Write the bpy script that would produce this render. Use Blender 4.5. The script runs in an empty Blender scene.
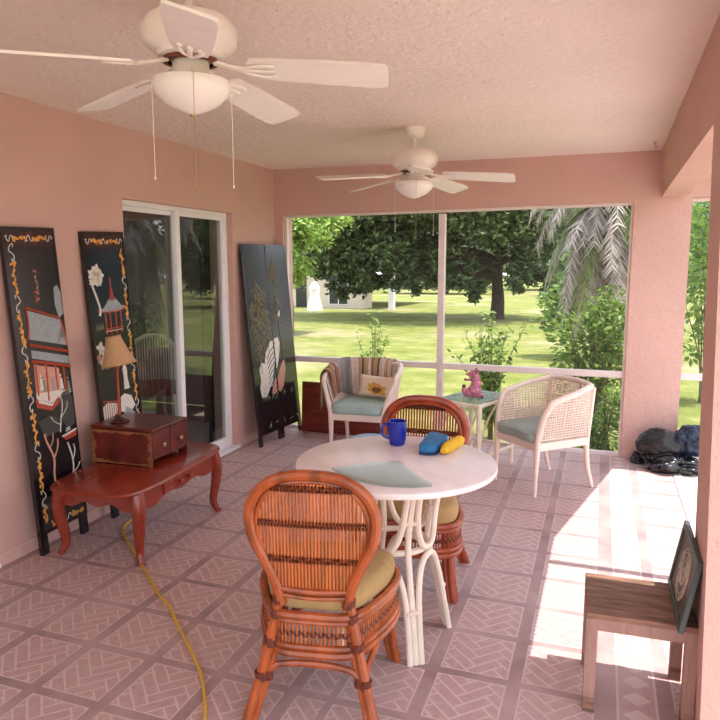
import bpy, bmesh, math, random
import numpy as np
from mathutils import Vector, Matrix, noise
S = bpy.context.scene
C = S.collection
PI = math.pi
R = math.radians
rng = random.Random(7)

# ------------------------------------------------------------------ mesh helpers
def cr(pts, n=8, closed=False):
    """Catmull-Rom through pts."""
    P = [Vector(p) for p in pts]
    out = []
    m = len(P)
    segs = m if closed else m - 1
    for i in range(segs):
        if closed:
            a, b, c, d = P[(i-1) % m], P[i], P[(i+1) % m], P[(i+2) % m]
        else:
            b, c = P[i], P[i+1]
            a = P[i-1] if i > 0 else b*2 - c
            d = P[i+2] if i+2 < m else c*2 - b
        for k in range(n):
            t = k/n
            out.append(0.5*((2*b) + (c-a)*t + (2*a-5*b+4*c-d)*t*t + (3*b-a-3*c+d)*t*t*t))
    if not closed:
        out.append(P[-1])
    return out

class MB:
    def __init__(self):
        self.v, self.f = [], []
    def add(self, v, f, M=None):
        o = len(self.v)
        if M is not None:
            v = [M @ Vector(p) for p in v]
        self.v += [tuple(p) for p in v]
        self.f += [tuple(i+o for i in q) for q in f]
        return self
    def box(self, x0, x1, y0, y1, z0, z1, bev=0, M=None, seg=2):
        if x0 > x1: x0, x1 = x1, x0
        if y0 > y1: y0, y1 = y1, y0
        if z0 > z1: z0, z1 = z1, z0
        bm = bmesh.new()
        bmesh.ops.create_cube(bm, size=1)
        for v in bm.verts:
            v.co = ((x0+x1)/2+v.co.x*(x1-x0), (y0+y1)/2+v.co.y*(y1-y0), (z0+z1)/2+v.co.z*(z1-z0))
        if bev:
            bmesh.ops.bevel(bm, geom=bm.edges[:], offset=bev, segments=seg, profile=.5, affect='EDGES')
        self.bm(bm, M)
        return self
    def bm(self, bm, M=None):
        bm.verts.index_update()
        self.add([v.co.copy() for v in bm.verts], [[v.index for v in f.verts] for f in bm.faces], M)
        bm.free()
    def tube(self, pts, r, n=8, closed=False, M=None, flat=1.0):
        P = [Vector(p) for p in pts]
        m = len(P)
        rs = r if isinstance(r, (list, tuple)) else [r]*m
        T = []
        for i in range(m):
            if closed:
                t = P[(i+1) % m] - P[(i-1) % m]
            else:
                t = P[min(i+1, m-1)] - P[max(i-1, 0)]
            T.append(t.normalized() if t.length > 1e-9 else Vector((0, 0, 1)))
        u = T[0].orthogonal().normalized()
        if abs(T[0].z) < .9:
            u = Vector((0, 0, 1)).cross(T[0]).normalized()
        v, f = [], []
        for i in range(m):
            if i:
                q = T[i-1].rotation_difference(T[i])
                u = (q @ u)
                u = (u - T[i]*u.dot(T[i])).normalized()
            w = T[i].cross(u)
            for k in range(n):
                a = 2*PI*k/n
                v.append(P[i] + u*(math.cos(a)*rs[i]) + w*(math.sin(a)*rs[i]*flat))
        L = m if closed else m-1
        for i in range(L):
            j = (i+1) % m
            for k in range(n):
                k2 = (k+1) % n
                f.append((i*n+k, i*n+k2, j*n+k2, j*n+k))
        if not closed:
            f.append(tuple(range(n-1, -1, -1)))
            f.append(tuple((m-1)*n+k for k in range(n)))
        return self.add(v, f, M)
    def lathe(self, prof, n=32, M=None, cap=True):
        v, f = [], []
        m = len(prof)
        for r, z in prof:
            for k in range(n):
                a = 2*PI*k/n
                v.append((r*math.cos(a), r*math.sin(a), z))
        for i in range(m-1):
            for k in range(n):
                k2 = (k+1) % n
                f.append((i*n+k, i*n+k2, (i+1)*n+k2, (i+1)*n+k))
        if cap:
            f.append(tuple(range(n-1, -1, -1)))
            f.append(tuple((m-1)*n+k for k in range(n)))
        return self.add(v, f, M)
    def prism(self, pts, a, b, axis='y', M=None):
        """2-D outline pts extruded from a to b along axis (x: pts=(y,z); y: pts=(x,z); z: pts=(x,y))."""
        n = len(pts)
        if axis == 'y':
            mk = lambda p, d: (p[0], d, p[1])
        elif axis == 'x':
            mk = lambda p, d: (d, p[0], p[1])
        else:
            mk = lambda p, d: (p[0], p[1], d)
        bm = bmesh.new()
        lo = [bm.verts.new(mk(p, a)) for p in pts]
        hi = [bm.verts.new(mk(p, b)) for p in pts]
        bm.faces.new(lo); bm.faces.new(hi[::-1])
        for i in range(n):
            j = (i+1) % n
            bm.faces.new((lo[j], lo[i], hi[i], hi[j]))
        bmesh.ops.recalc_face_normals(bm, faces=bm.faces[:])
        bmesh.ops.triangulate(bm, faces=[f for f in bm.faces if len(f.verts) > 4])
        self.bm(bm, M)
        return self
    def ball(self, c, r, sx=1, sy=1, sz=1, sub=2, M=None):
        bm = bmesh.new()
        bmesh.ops.create_icosphere(bm, subdivisions=sub, radius=r)
        for v in bm.verts:
            v.co = Vector((c[0]+v.co.x*sx, c[1]+v.co.y*sy, c[2]+v.co.z*sz))
        self.bm(bm, M)
        return self

def obj(name, mb, mat, parent=None, smooth=35):
    me = bpy.data.meshes.new(name)
    me.from_pydata(mb.v, [], mb.f)
    me.update()
    bm = bmesh.new(); bm.from_mesh(me)
    bmesh.ops.recalc_face_normals(bm, faces=bm.faces[:])
    bm.to_mesh(me); bm.free()
    if smooth:
        me.shade_smooth()
        me.set_sharp_from_angle(angle=R(smooth))
    me.materials.append(mat)
    o = bpy.data.objects.new(name, me)
    C.objects.link(o)
    if parent is not None:
        o.parent = parent
    return o

def tag(o, label, cat, group=None, kind=None):
    o['label'] = label; o['category'] = cat
    if group: o['group'] = group
    if kind: o['kind'] = kind
    return o
def thing(name, label, cat, loc=(0, 0, 0), rz=0, group=None, rx=0, ry=0):
    o = bpy.data.objects.new(name, None)
    o.empty_display_size = .1
    C.objects.link(o)
    o.location = loc; o.rotation_euler = (rx, ry, rz)
    return tag(o, label, cat, group)
def struct(name, mb, mat, parent=None, smooth=30):
    o = obj(name, mb, mat, parent, smooth)
    if parent is None:
        o['kind'] = 'structure'
    return o
def sroot(name, loc=(0, 0, 0)):
    o = bpy.data.objects.new(name, None); C.objects.link(o); o.location = loc
    o['kind'] = 'structure'
    return o
def dup(root, loc, rz, label):
    r = root.copy(); C.objects.link(r); r.location = loc; r.rotation_euler = (0, 0, rz); r['label'] = label
    for ch in list(root.children):
        c = ch.copy(); C.objects.link(c); c.parent = r
        for g in ch.children:
            d = g.copy(); C.objects.link(d); d.parent = c
    return r

# ------------------------------------------------------------------ materials
class E_:
    """tiny expression builder over Math nodes"""
    def __init__(s, nt, v): s.nt, s.v = nt, v
    def _m(s, op, *a):
        n = s.nt.nodes.new('ShaderNodeMath'); n.operation = op
        for i, q in enumerate((s,)+a):
            if isinstance(q, E_): q = q.v
            if isinstance(q, (int, float)): n.inputs[i].default_value = q
            else: s.nt.links.new(q, n.inputs[i])
        return E_(s.nt, n.outputs[0])
    def __add__(s, o): return s._m('ADD', o)
    def __sub__(s, o): return s._m('SUBTRACT', o)
    def __mul__(s, o): return s._m('MULTIPLY', o)
    def __truediv__(s, o): return s._m('DIVIDE', o)
    def floor(s): return s._m('FLOOR')
    def frac(s): return s._m('FRACT')
    def abs(s): return s._m('ABSOLUTE')
    def lt(s, o): return s._m('LESS_THAN', o)
    def gt(s, o): return s._m('GREATER_THAN', o)
    def min(s, o): return s._m('MINIMUM', o)
    def max(s, o): return s._m('MAXIMUM', o)
    def mod(s, o): return s._m('FLOORED_MODULO', o)
    def eq(s, o): return s._m('COMPARE', o, .25)
def sel(c, a, b):   # c ? a : b
    one = c*-1.0 + 1.0
    return (c*a if isinstance(a, E_) else c*float(a)) + (one*b if isinstance(b, E_) else one*float(b))

def newmat(name):
    m = bpy.data.materials.new(name); m.use_nodes = True
    nt = m.node_tree
    b = nt.nodes['Principled BSDF']
    return m, nt, b
def coords(nt, scale=(1, 1, 1)):
    tc = nt.nodes.new('ShaderNodeTexCoord')
    mp = nt.nodes.new('ShaderNodeMapping'); mp.inputs['Scale'].default_value = scale
    nt.links.new(tc.outputs['Object'], mp.inputs['Vector'])
    return mp.outputs['Vector']
def noisen(nt, vec, scale, detail=4, rough=.55):
    n = nt.nodes.new('ShaderNodeTexNoise')
    n.inputs['Scale'].default_value = scale; n.inputs['Detail'].default_value = detail; n.inputs['Roughness'].default_value = rough
    nt.links.new(vec, n.inputs['Vector'])
    return n.outputs['Fac']
def ramp(nt, fac, stops, const=False):
    r = nt.nodes.new('ShaderNodeValToRGB')
    if const: r.color_ramp.interpolation = 'CONSTANT'
    e = r.color_ramp.elements
    while len(e) < len(stops): e.new(.5)
    for i, (p, c) in enumerate(stops):
        e[i].position = p; e[i].color = (*c, 1)
    nt.links.new(fac, r.inputs['Fac'])
    return r.outputs['Color']
def mixc(nt, fac, a, b):
    m = nt.nodes.new('ShaderNodeMix'); m.data_type = 'RGBA'
    for s, q in ((m.inputs[0], fac), (m.inputs[6], a), (m.inputs[7], b)):
        if isinstance(q, E_): q = q.v
        if isinstance(q, (int, float)): s.default_value = q
        elif isinstance(q, tuple): s.default_value = (*q, 1)
        else: nt.links.new(q, s)
    return m.outputs[2]
def bumpn(nt, b, h, strength=.3, dist=.01):
    n = nt.nodes.new('ShaderNodeBump'); n.inputs['Strength'].default_value = strength; n.inputs['Distance'].default_value = dist
    nt.links.new(h.v if isinstance(h, E_) else h, n.inputs['Height']); nt.links.new(n.outputs['Normal'], b.inputs['Normal'])
def lin(r, g, b):
    f = lambda c: (c/255/12.92 if c/255 <= .04045 else ((c/255+.055)/1.055)**2.4)
    return (f(r), f(g), f(b))
def mat(name, col, rough=.6, var=.15, scale=8, stretch=(1, 1, 1), bump=0, bscale=None, metal=0, spec=.4, coat=0):
    m, nt, b = newmat(name)
    v = coords(nt, stretch)
    f = noisen(nt, v, scale)
    lo = tuple(c*(1-var) for c in col); hi = tuple(min(1, c*(1+var)) for c in col)
    nt.links.new(ramp(nt, f, [(.3, lo), (.7, hi)]), b.inputs['Base Color'])
    b.inputs['Roughness'].default_value = rough; b.inputs['Metallic'].default_value = metal
    b.inputs['Specular IOR Level'].default_value = spec
    if coat: b.inputs['Coat Weight'].default_value = coat; b.inputs['Coat Roughness'].default_value = .12
    if bump: bumpn(nt, b, noisen(nt, v, bscale or scale*6), bump)
    return m
def glassmat(name, tint=(.8, .85, .83), ior=1.5, rough=0.0, mult=1.0):
    m = bpy.data.materials.new(name); m.use_nodes = True
    nt = m.node_tree; nt.nodes.clear()
    out = nt.nodes.new('ShaderNodeOutputMaterial'); mx = nt.nodes.new('ShaderNodeMixShader')
    tr = nt.nodes.new('ShaderNodeBsdfTransparent'); tr.inputs['Color'].default_value = (*tint, 1)
    gl = nt.nodes.new('ShaderNodeBsdfGlossy'); gl.inputs['Roughness'].default_value = rough
    fr = nt.nodes.new('ShaderNodeFresnel'); fr.inputs['IOR'].default_value = ior
    geo = nt.nodes.new('ShaderNodeNewGeometry')
    k = E_(nt, fr.outputs[0])*mult*(E_(nt, geo.outputs['Backfacing'])*-1 + 1)
    nt.links.new(k.min(1.0).v, mx.inputs[0]); nt.links.new(tr.outputs[0], mx.inputs[1]); nt.links.new(gl.outputs[0], mx.inputs[2])
    nt.links.new(mx.outputs[0], out.inputs[0])
    return m
def leafmat(name, c1, c2, trans=.35, rough=.5):
    m = bpy.data.materials.new(name); m.use_nodes = True
    nt = m.node_tree; b = nt.nodes['Principled BSDF']; out = nt.nodes['Material Output']
    g = nt.nodes.new('ShaderNodeNewGeometry')
    col = ramp(nt, g.outputs['Random Per Island'], [(0, c1), (1, c2)])
    nt.links.new(col, b.inputs['Base Color']); b.inputs['Roughness'].default_value = rough
    b.inputs['Specular IOR Level'].default_value = .3
    t = nt.nodes.new('ShaderNodeBsdfTranslucent'); nt.links.new(col, t.inputs['Color'])
    mx = nt.nodes.new('ShaderNodeMixShader'); mx.inputs[0].default_value = trans
    nt.links.new(b.outputs[0], mx.inputs[1]); nt.links.new(t.outputs[0], mx.inputs[2]); nt.links.new(mx.outputs[0], out.inputs[0])
    return m

def stucco(name, col, bscale=60, bump=.25, dist=.008, var=.05):
    m, nt, b = newmat(name)
    v = coords(nt)
    f = noisen(nt, v, 1.7, 5)
    nt.links.new(ramp(nt, f, [(.3, tuple(c*(1-var) for c in col)), (.7, tuple(min(1, c*(1+var)) for c in col))]), b.inputs['Base Color'])
    b.inputs['Roughness'].default_value = .9; b.inputs['Specular IOR Level'].default_value = .15
    h = E_(nt, noisen(nt, v, bscale, 5, .65))
    bumpn(nt, b, h, bump, dist)
    return m
WALLC = (.62, .385, .335)
M = {}
M['wall'] = stucco('salmon_stucco', WALLC, 45, .45, .01)
M['column'] = stucco('salmon_stucco_coarse', WALLC, 30, .7, .015)
M['ceil'] = stucco('ceiling_stucco', (.88, .725, .68), 26, .8, .025, .03)
M['white_trim'] = mat('white_aluminium', (.82, .78, .79), .4, .04)
M['screen_frame'] = mat('screen_frame_paint', (.76, .63, .61), .5, .06)
M['fan'] = mat('fan_enamel', (.84, .75, .71), .4, .03)
M['fan_blade'] = mat('fan_blade_white', (.82, .73, .70), .5, .04, 3, (1, 6, 1))
M['fan_bowl'] = mat('frosted_bowl', (.86, .77, .74), .25, .03)
M['brass'] = mat('dull_brass', (.45, .32, .15), .35, .1, metal=.8)
M['black_lacquer'] = mat('black_lacquer', (.012, .009, .012), .22, .3, coat=.5)
M['dark_lacquer_blue'] = mat('blue_black_lacquer', (.010, .014, .032), .2, .3, coat=.5)
M['maroon_lacquer'] = mat('maroon_lacquer', (.045, .012, .012), .25, .3, coat=.4)
M['gold_inlay'] = mat('amber_inlay', lin(215, 150, 70), .4, .25, 60)
M['pearl'] = mat('pearl_inlay', lin(215, 205, 195), .35, .12, 60)
M['grey_inlay'] = mat('grey_soapstone', lin(148, 152, 156), .5, .12, 30)
M['coral'] = mat('coral_inlay', lin(165, 62, 40), .45, .2, 40)
M['pinkstone'] = mat('pink_soapstone', lin(200, 145, 125), .5, .15, 40)
M['darkgrey_inlay'] = mat('dark_soapstone', lin(60, 58, 55), .5, .2, 40)
M['sage'] = mat('sage_inlay', lin(120, 125, 100), .5, .2, 30)
M['bamboo_inlay'] = mat('dull_gold_inlay', lin(120, 108, 80), .5, .3, 40)
M['redwood'] = mat('red_mahogany', (.24, .028, .012), .26, .16, 5, (6, 1, 6), spec=.5, coat=.3)
M['redwood_dark'] = mat('worn_mahogany', (.11, .014, .010), .33, .4, 9, (1, 1, 1), coat=.2)
M['worn_edge'] = mat('worn_bare_wood', lin(140, 85, 50), .6, .35, 40)
M['knob'] = mat('old_brass_knob', (.40, .27, .14), .35, .15, metal=.6)
M['shade'] = mat('tan_fabric_shade', lin(186, 146, 108), .85, .08, 30)
M['rattan'] = mat('honey_rattan', (.36, .078, .020), .33, .5, 14, (1, 1, .35), coat=.25)
M['rattan_red'] = mat('red_brown_rattan', (.33, .055, .02), .35, .35, 14, (1, 1, .35), coat=.25)
M['reed'] = mat('honey_reed', (.48, .125, .034), .42, .3, 40, (1, 1, .1))
M['binding'] = mat('dark_binding', (.13, .03, .016), .45, .35, 60)
M['olive_cushion'] = mat('olive_tan_fabric', lin(172, 138, 92), .9, .1, 30, bump=.15, bscale=400)
M['white_rattan'] = mat('white_painted_rattan', (.80, .68, .58), .4, .07, 12)
M['tabletop'] = mat('whitewashed_top', (.86, .75, .75), .35, .07, 5, (1, 3, 1))
M['white_wood'] = mat('cream_painted_wood', (.80, .62, .55), .5, .06, 10)
M['cane'] = mat('cream_cane', (.78, .60, .52), .6, .1, 60)
M['teal_cushion'] = mat('grey_teal_vinyl', lin(160, 180, 174), .6, .08, 12)
M['grey_cushion'] = mat('grey_green_vinyl', lin(158, 168, 162), .55, .08, 12)
M['paleblue'] = mat('pale_blue_fabric', lin(150, 175, 200), .8, .08, 12)
M['mug'] = mat('cobalt_glaze', (.012, .025, .33), .15, .1, spec=.6)
M['blue_case'] = mat('blue_fabric', (.02, .16, .38), .6, .15, 30)
M['navy'] = mat('navy_edge', (.01, .035, .10), .6, .1)
M['yellow'] = mat('yellow_foam', (.75, .44, .02), .7, .1, 40)
M['cord'] = mat('yellow_cord', (.62, .34, .03), .5, .08, 20)
M['weathered'] = mat('weathered_wood', lin(128, 93, 78), .75, .5, 5, (1.5, 9, 9), bump=.2, bscale=30)
M['bare_wood'] = mat('raw_wood', lin(150, 116, 106), .7, .15, 8, (9, 9, 1))
M['frame_green'] = mat('grey_green_frame', lin(66, 78, 76), .45, .12, 20)
M['picture'] = mat('brown_picture', lin(88, 72, 62), .5, .35, 18)
M['sketch'] = mat('pale_sketch', lin(178, 166, 152), .6, .2, 60)
M['blackbag'] = mat('black_plastic_bag', (.010, .009, .011), .2, .2, 20, spec=.6)
M['greybag'] = mat('charcoal_nylon', (.016, .015, .017), .42, .2, 20)
M['bluebag'] = mat('navy_nylon', (.016, .026, .055), .4, .2, 20)
M['plank'] = mat('red_stained_plank', (.18, .025, .014), .5, .4, 5, (1, 6, 6))
M['pinkglaze'] = mat('pink_glaze', lin(190, 108, 134), .2, .45, 70, spec=.6)
M['maroonglaze'] = mat('maroon_glaze', lin(120, 25, 45), .2, .15, spec=.6)
M['glass'] = glassmat('door_glass', (.82, .85, .83), 1.6, 0, 2.0)
def frosted(name, col, k):
    m = bpy.data.materials.new(name); m.use_nodes = True
    nt = m.node_tree; b = nt.nodes['Principled BSDF']; out = nt.nodes['Material Output']
    f = noisen(nt, coords(nt), 35, 3)
    nt.links.new(ramp(nt, f, [(.35, tuple(c*.7 for c in col)), (.65, col)]), b.inputs['Base Color'])
    b.inputs['Roughness'].default_value = .22; b.inputs['Specular IOR Level'].default_value = .6
    tr = nt.nodes.new('ShaderNodeBsdfTransparent'); tr.inputs['Color'].default_value = (.75, .86, .83, 1)
    mx = nt.nodes.new('ShaderNodeMixShader'); mx.inputs[0].default_value = k
    nt.links.new(tr.outputs[0], mx.inputs[1]); nt.links.new(b.outputs[0], mx.inputs[2]); nt.links.new(mx.outputs[0], out.inputs[0])
    return m
M['tableglass'] = frosted('textured_table_glass', (.50, .64, .60), .55)
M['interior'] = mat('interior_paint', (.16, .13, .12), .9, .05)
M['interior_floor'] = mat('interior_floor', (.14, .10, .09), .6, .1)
M['drape'] = mat('dark_drape', (.045, .04, .045), .9, .2, 3, (12, 12, .3))
M['darkpink_seat'] = mat('dusty_rose_fabric', lin(120, 70, 65), .85, .1)
M['bark'] = mat('bark', (.075, .055, .045), .95, .4, 6, (3, 3, .7), bump=.6, bscale=12)
M['stem'] = mat('green_brown_stem', (.16, .13, .07), .8, .2)
M['housewall'] = mat('cream_stucco', (.70, .58, .48), .9, .05, 2)
M['houseroof'] = mat('grey_shingle', (.30, .28, .28), .9, .15, 4)
M['darkpane'] = mat('dark_pane', (.03, .03, .035), .2, .2)
M['concrete'] = mat('pale_concrete', (.66, .58, .53), .9, .06, 6)
M['slab'] = mat('slab_side', (.45, .36, .32), .9, .06, 6)

# screen cloth: fine mesh, mostly open
def screenmat():
    m = bpy.data.materials.new('insect_screen'); m.use_nodes = True
    nt = m.node_tree; b = nt.nodes['Principled BSDF']; out = nt.nodes['Material Output']
    b.inputs['Base Color'].default_value = (.30, .28, .27, 1); b.inputs['Roughness'].default_value = .8
    tr = nt.nodes.new('ShaderNodeBsdfTransparent'); mx = nt.nodes.new('ShaderNodeMixShader'); mx.inputs[0].default_value = .055
    nt.links.new(tr.outputs[0], mx.inputs[1]); nt.links.new(b.outputs[0], mx.inputs[2]); nt.links.new(mx.outputs[0], out.inputs[0])
    return m
M['screen'] = screenmat()

def floormat():
    m, nt, b = newmat('stamped_brick_tile')
    tc = nt.nodes.new('ShaderNodeTexCoord'); sp = nt.nodes.new('ShaderNodeSeparateXYZ')
    nt.links.new(tc.outputs['Object'], sp.inputs[0])
    x, y = E_(nt, sp.outputs[0]), E_(nt, sp.outputs[1])
    isA = x.lt(-.87); isC = x.gt(.285)
    gx = sel(isA, (x + 1.927)/.307, sel(isC, (x - .285)/.29, (x + .245)/.31))
    gy = (y - 2.095)/.312
    lx, ly = (gx.frac() - .5)*.31, (gy.frac() - .5)*.312     # tile-centred
    d = (lx.abs()*-1 + .155).min(ly.abs()*-1 + .156)          # distance to tile edge
    d = (lx.abs()*-1 + .152).min(ly.abs()*-1 + .158)
    band = d.lt(.022)
    edge = d.lt(.028)*(band*-1 + 1)
    w, n = .047, 3
    k7 = .70710678
    a = (lx + ly)*(k7/w) + 60.3; c = (ly - lx)*(k7/w) + 60.3
    i, j, fa, fc = a.floor(), c.floor(), a.frac(), c.frac()
    k = (i - j).mod(2*n)
    hor = k.lt(n-.5)
    ea = fa.min(fa*-1 + 1); ec = fc.min(fc*-1 + 1)
    big = 9.0
    h1 = sel(k.eq(0), fa, big); h2 = sel(k.eq(n-1), fa*-1 + 1, big)
    v1 = sel(k.eq(2*n-1), fc, big); v2 = sel(k.eq(n), fc*-1 + 1, big)
    e = sel(hor, ec.min(h1).min(h2), ea.min(v1).min(v2))
    mort = e.lt(.085)*(band*-1 + 1)
    mort = mort.max(edge)
    # diamond border strip
    strip = x.gt(.085)*x.lt(.285)
    sx = ((x - .185)/.062).abs(); sy = ((y/.105).frac()*2 - 1).abs()
    dia = (sx + sy).lt(.8)
    sl = ((sx - 1.05).abs().lt(.07)).max(dia)
    mort = sel(strip, sl, mort); band = sel(strip, sx.gt(1.13), band)
    vec = coords(nt)
    nz = noisen(nt, vec, 3.0, 6, .6); nf = noisen(nt, vec, 26, 5, .65)
    brick = ramp(nt, nf, [(.3, (.42, .25, .24)), (.7, (.54, .34, .32))])
    bandc = ramp(nt, nz, [(.35, (.30, .18, .18)), (.65, (.42, .265, .255))])
    mortc = (.62, .455, .43)
    col = mixc(nt, mort, brick, mortc)
    col = mixc(nt, band, col, bandc)
    # worn pale clouding
    col = mixc(nt, ((E_(nt, nz) - .35)*1.3).max(0.0).min(.6), col, (.52, .365, .345))
    nt.links.new(col, b.inputs['Base Color'])
    rr = E_(nt, nf)*.25 + .40
    nt.links.new(rr.v, b.inputs['Roughness'])
    b.inputs['Specular IOR Level'].default_value = .35
    hgt = (mort*-.6) + (E_(nt, nf)*.5) + 1
    bumpn(nt, b, hgt, .35, .004)
    return m
M['floor'] = floormat()

def lawnmat():
    m, nt, b = newmat('lawn_turf')
    v = coords(nt)
    big = noisen(nt, v, .22, 5, .6); mid = noisen(nt, v, 1.6, 6, .65); fine = noisen(nt, v, 22, 4, .7)
    g = ramp(nt, mid, [(.32, (.14, .165, .035)), (.5, (.225, .235, .06)), (.68, (.35, .31, .13))])
    s = (.46, .36, .25)
    f = (E_(nt, big) - .52)*5.0
    f = f.max(0.0).min(.8)
    col = mixc(nt, f, g, s)
    f2 = (E_(nt, fine) - .3)*.9
    col = mixc(nt, f2.max(0.0).min(.5), col, (.09, .12, .03))
    nt.links.new(col, b.inputs['Base Color']); b.inputs['Roughness'].default_value = .95; b.inputs['Specular IOR Level'].default_value = .1
    bumpn(nt, b, fine, .8, .05)
    return m
M['lawn'] = lawnmat()

# ------------------------------------------------------------------ camera
CH = 1.56; F = 679.0
pitch = math.atan(96/F); yaw = math.atan((604-360)/math.hypot(F, 96))
cd = bpy.data.cameras.new('camera'); cam = bpy.data.objects.new('camera', cd); C.objects.link(cam)
cam.location = (0, 0, CH); cam.rotation_euler = (PI/2 - pitch, 0, yaw)
cd.sensor_width = 36; cd.lens = F/720*36; cd.clip_start = .05; cd.clip_end = 400
S.camera = cam

# ------------------------------------------------------------------ setting
XL, YB, ZC = -2.885, 5.75, 2.41
# floor slab
struct('floor', MB().box(-3.0, .557, -1.5, 5.95, -.12, 0), M['floor'], smooth=0)
struct('trim_1', MB().box(.559, .62, -1.5, 5.95, -.12, .004, .004).box(.62, 3.2, -1.5, 5.95, -.12, -.002), M['concrete'], smooth=0)['label'] = 'pale concrete strip outside the tiled floor'
struct('ceiling', MB().box(-3.1, .62, -1.5, 5.95, ZC, ZC+.12), M['ceil'], smooth=0)
# left wall with openings for two sliding doors
D0, D1, DZ = 3.628, 4.985, 1.972
WT = .22
E0, E1 = 1.0, 2.47
mb = MB()
for y0, y1, z0, z1 in ((-1.5, E0, 0, ZC), (E0, E1, DZ, ZC), (E1, D0, 0, ZC), (D0, D1, DZ, ZC), (D1, 5.95, 0, ZC)):
    mb.box(XL-WT, XL, y0, y1, z0, z1)
struct('wall_left', mb, M['wall'], smooth=0)
mb = MB()
for y0, y1 in ((-1.5, E0), (E1, D0), (D1, YB)):
    mb.box(XL, XL+.012, y0, y1, 0, .075, .006)
struct('baseboard_left', mb, M['wall'], smooth=0)
# back wall: header, left sliver, right column, and header going on to the right
OB0, OB1, OT = -2.80, .20, 2.015
mb = MB()
mb.box(XL, OB0, YB, YB+.2, 0, ZC).box(OB1, .605, YB, YB+.2, 0, ZC)
mb.prism([(OB0, OT-.012), (OB1, OT+.02), (OB1, ZC), (OB0, ZC)], YB, YB+.2, 'y')
mb.box(.605, 3.2, YB, YB+.2, 2.06, ZC)
struct('wall_back', mb, M['column'], smooth=0)
# right beam and near column (stucco, slightly out of square)
mb = MB()
def skew(mb, lo, hi):   # lo/hi: four (x,y,z) each
    v = list(lo)+list(hi)
    mb.add(v, [(3, 2, 1, 0), (4, 5, 6, 7), (0, 1, 5, 4), (1, 2, 6, 5), (2, 3, 7, 6), (3, 0, 4, 7)])
skew(mb, [(.30, -1.5, 2.065), (.50, -1.5, 2.065), (.56, YB, 2.065), (.388, YB, 2.065)], [(.28, -1.5, ZC), (.50, -1.5, ZC), (.56, YB, ZC), (.372, YB, ZC)])
skew(mb, [(.356, 2.2, 0), (.57, 2.2, 0), (.575, 2.62, 0), (.371, 2.62, 0)], [(.296, 2.2, 2.066), (.51, 2.2, 2.066), (.53, 2.62, 2.066), (.323, 2.62, 2.066)])
struct('wall_right', mb, M['column'], smooth=0)
# unseen roof overhang, outline shaped to cast the sun patch's slanted edge
mb = MB()
mb.prism([(.50, -1.5), (.60, -1.5), (.60, 3.57), (1.0, 5.42), (3.2, 5.40), (3.2, 6.1), (.50, 6.1)], 2.412, 2.53, 'z')
struct('roof', mb, M['screen_frame'], smooth=0)

# screen wall at the back, window_1
w1 = sroot('window_1', (0, YB, 0)); FY0, FY1 = .04, .085
fr = MB()
fr.box(OB0, OB0+.022, FY0, FY1, 0, OT-.013).box(OB1-.02, OB1, FY0, FY1, 0, OT+.019)
fr.prism([(OB0+.022, OT-.035), (OB1-.02, OT-.003), (OB1-.02, OT+.019), (OB0+.022, OT-.013)], FY0+.004, FY1-.004, 'y').box(OB0+.022, OB1-.02, FY0+.004, FY1-.004, 0, .03)
obj('frame', fr, M['screen_frame'], w1, 0)
obj('mullion', MB().box(-1.345, -1.29, FY0-.008, FY1+.01, .035, OT-.03, .004), M['screen_frame'], w1, 0)
obj('rail', MB().box(OB0+.022, -1.346, FY0, FY1, .648, .70, .004).box(-1.289, OB1-.02, FY0, FY1, .648, .70, .004), M['screen_frame'], w1, 0)
obj('screen', MB().add([(OB0, .06, .03), (OB1, .06, .03), (OB1, .06, OT), (OB0, .06, OT)], [(0, 1, 2, 3)]), M['screen'], w1, 0)
# screen section right of the column, window_2
w2 = sroot('window_2', (0, YB, 0))
fr = MB(); X0, X1 = .605, 3.2
fr.box(X0, X0+.012, FY0+.08, FY1+.08, 0, 2.06).box(X1-.04, X1, FY0+.08, FY1+.08, 0, 2.06).box(X0+.012, X1-.04, FY0+.084, FY1+.076, 2.035, 2.058).box(X0+.012, X1-.04, FY0+.084, FY1+.076, 0, .03)
obj('frame', fr, M['screen_frame'], w2, 0)
obj('rail', MB().box(X0+.012, X1-.04, FY0+.08, FY1+.08, .648, .70), M['screen_frame'], w2, 0)
obj('screen', MB().add([(X0, .14, .03), (X1, .14, .03), (X1, .14, 2.06), (X0, .14, 2.06)], [(0, 1, 2, 3)]), M['screen'], w2, 0)
# door post of the right opening
struct('trim_2', MB().box(.575, .635, 3.525, 3.578, 0, 2.415), M['screen_frame'], smooth=0)

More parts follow.
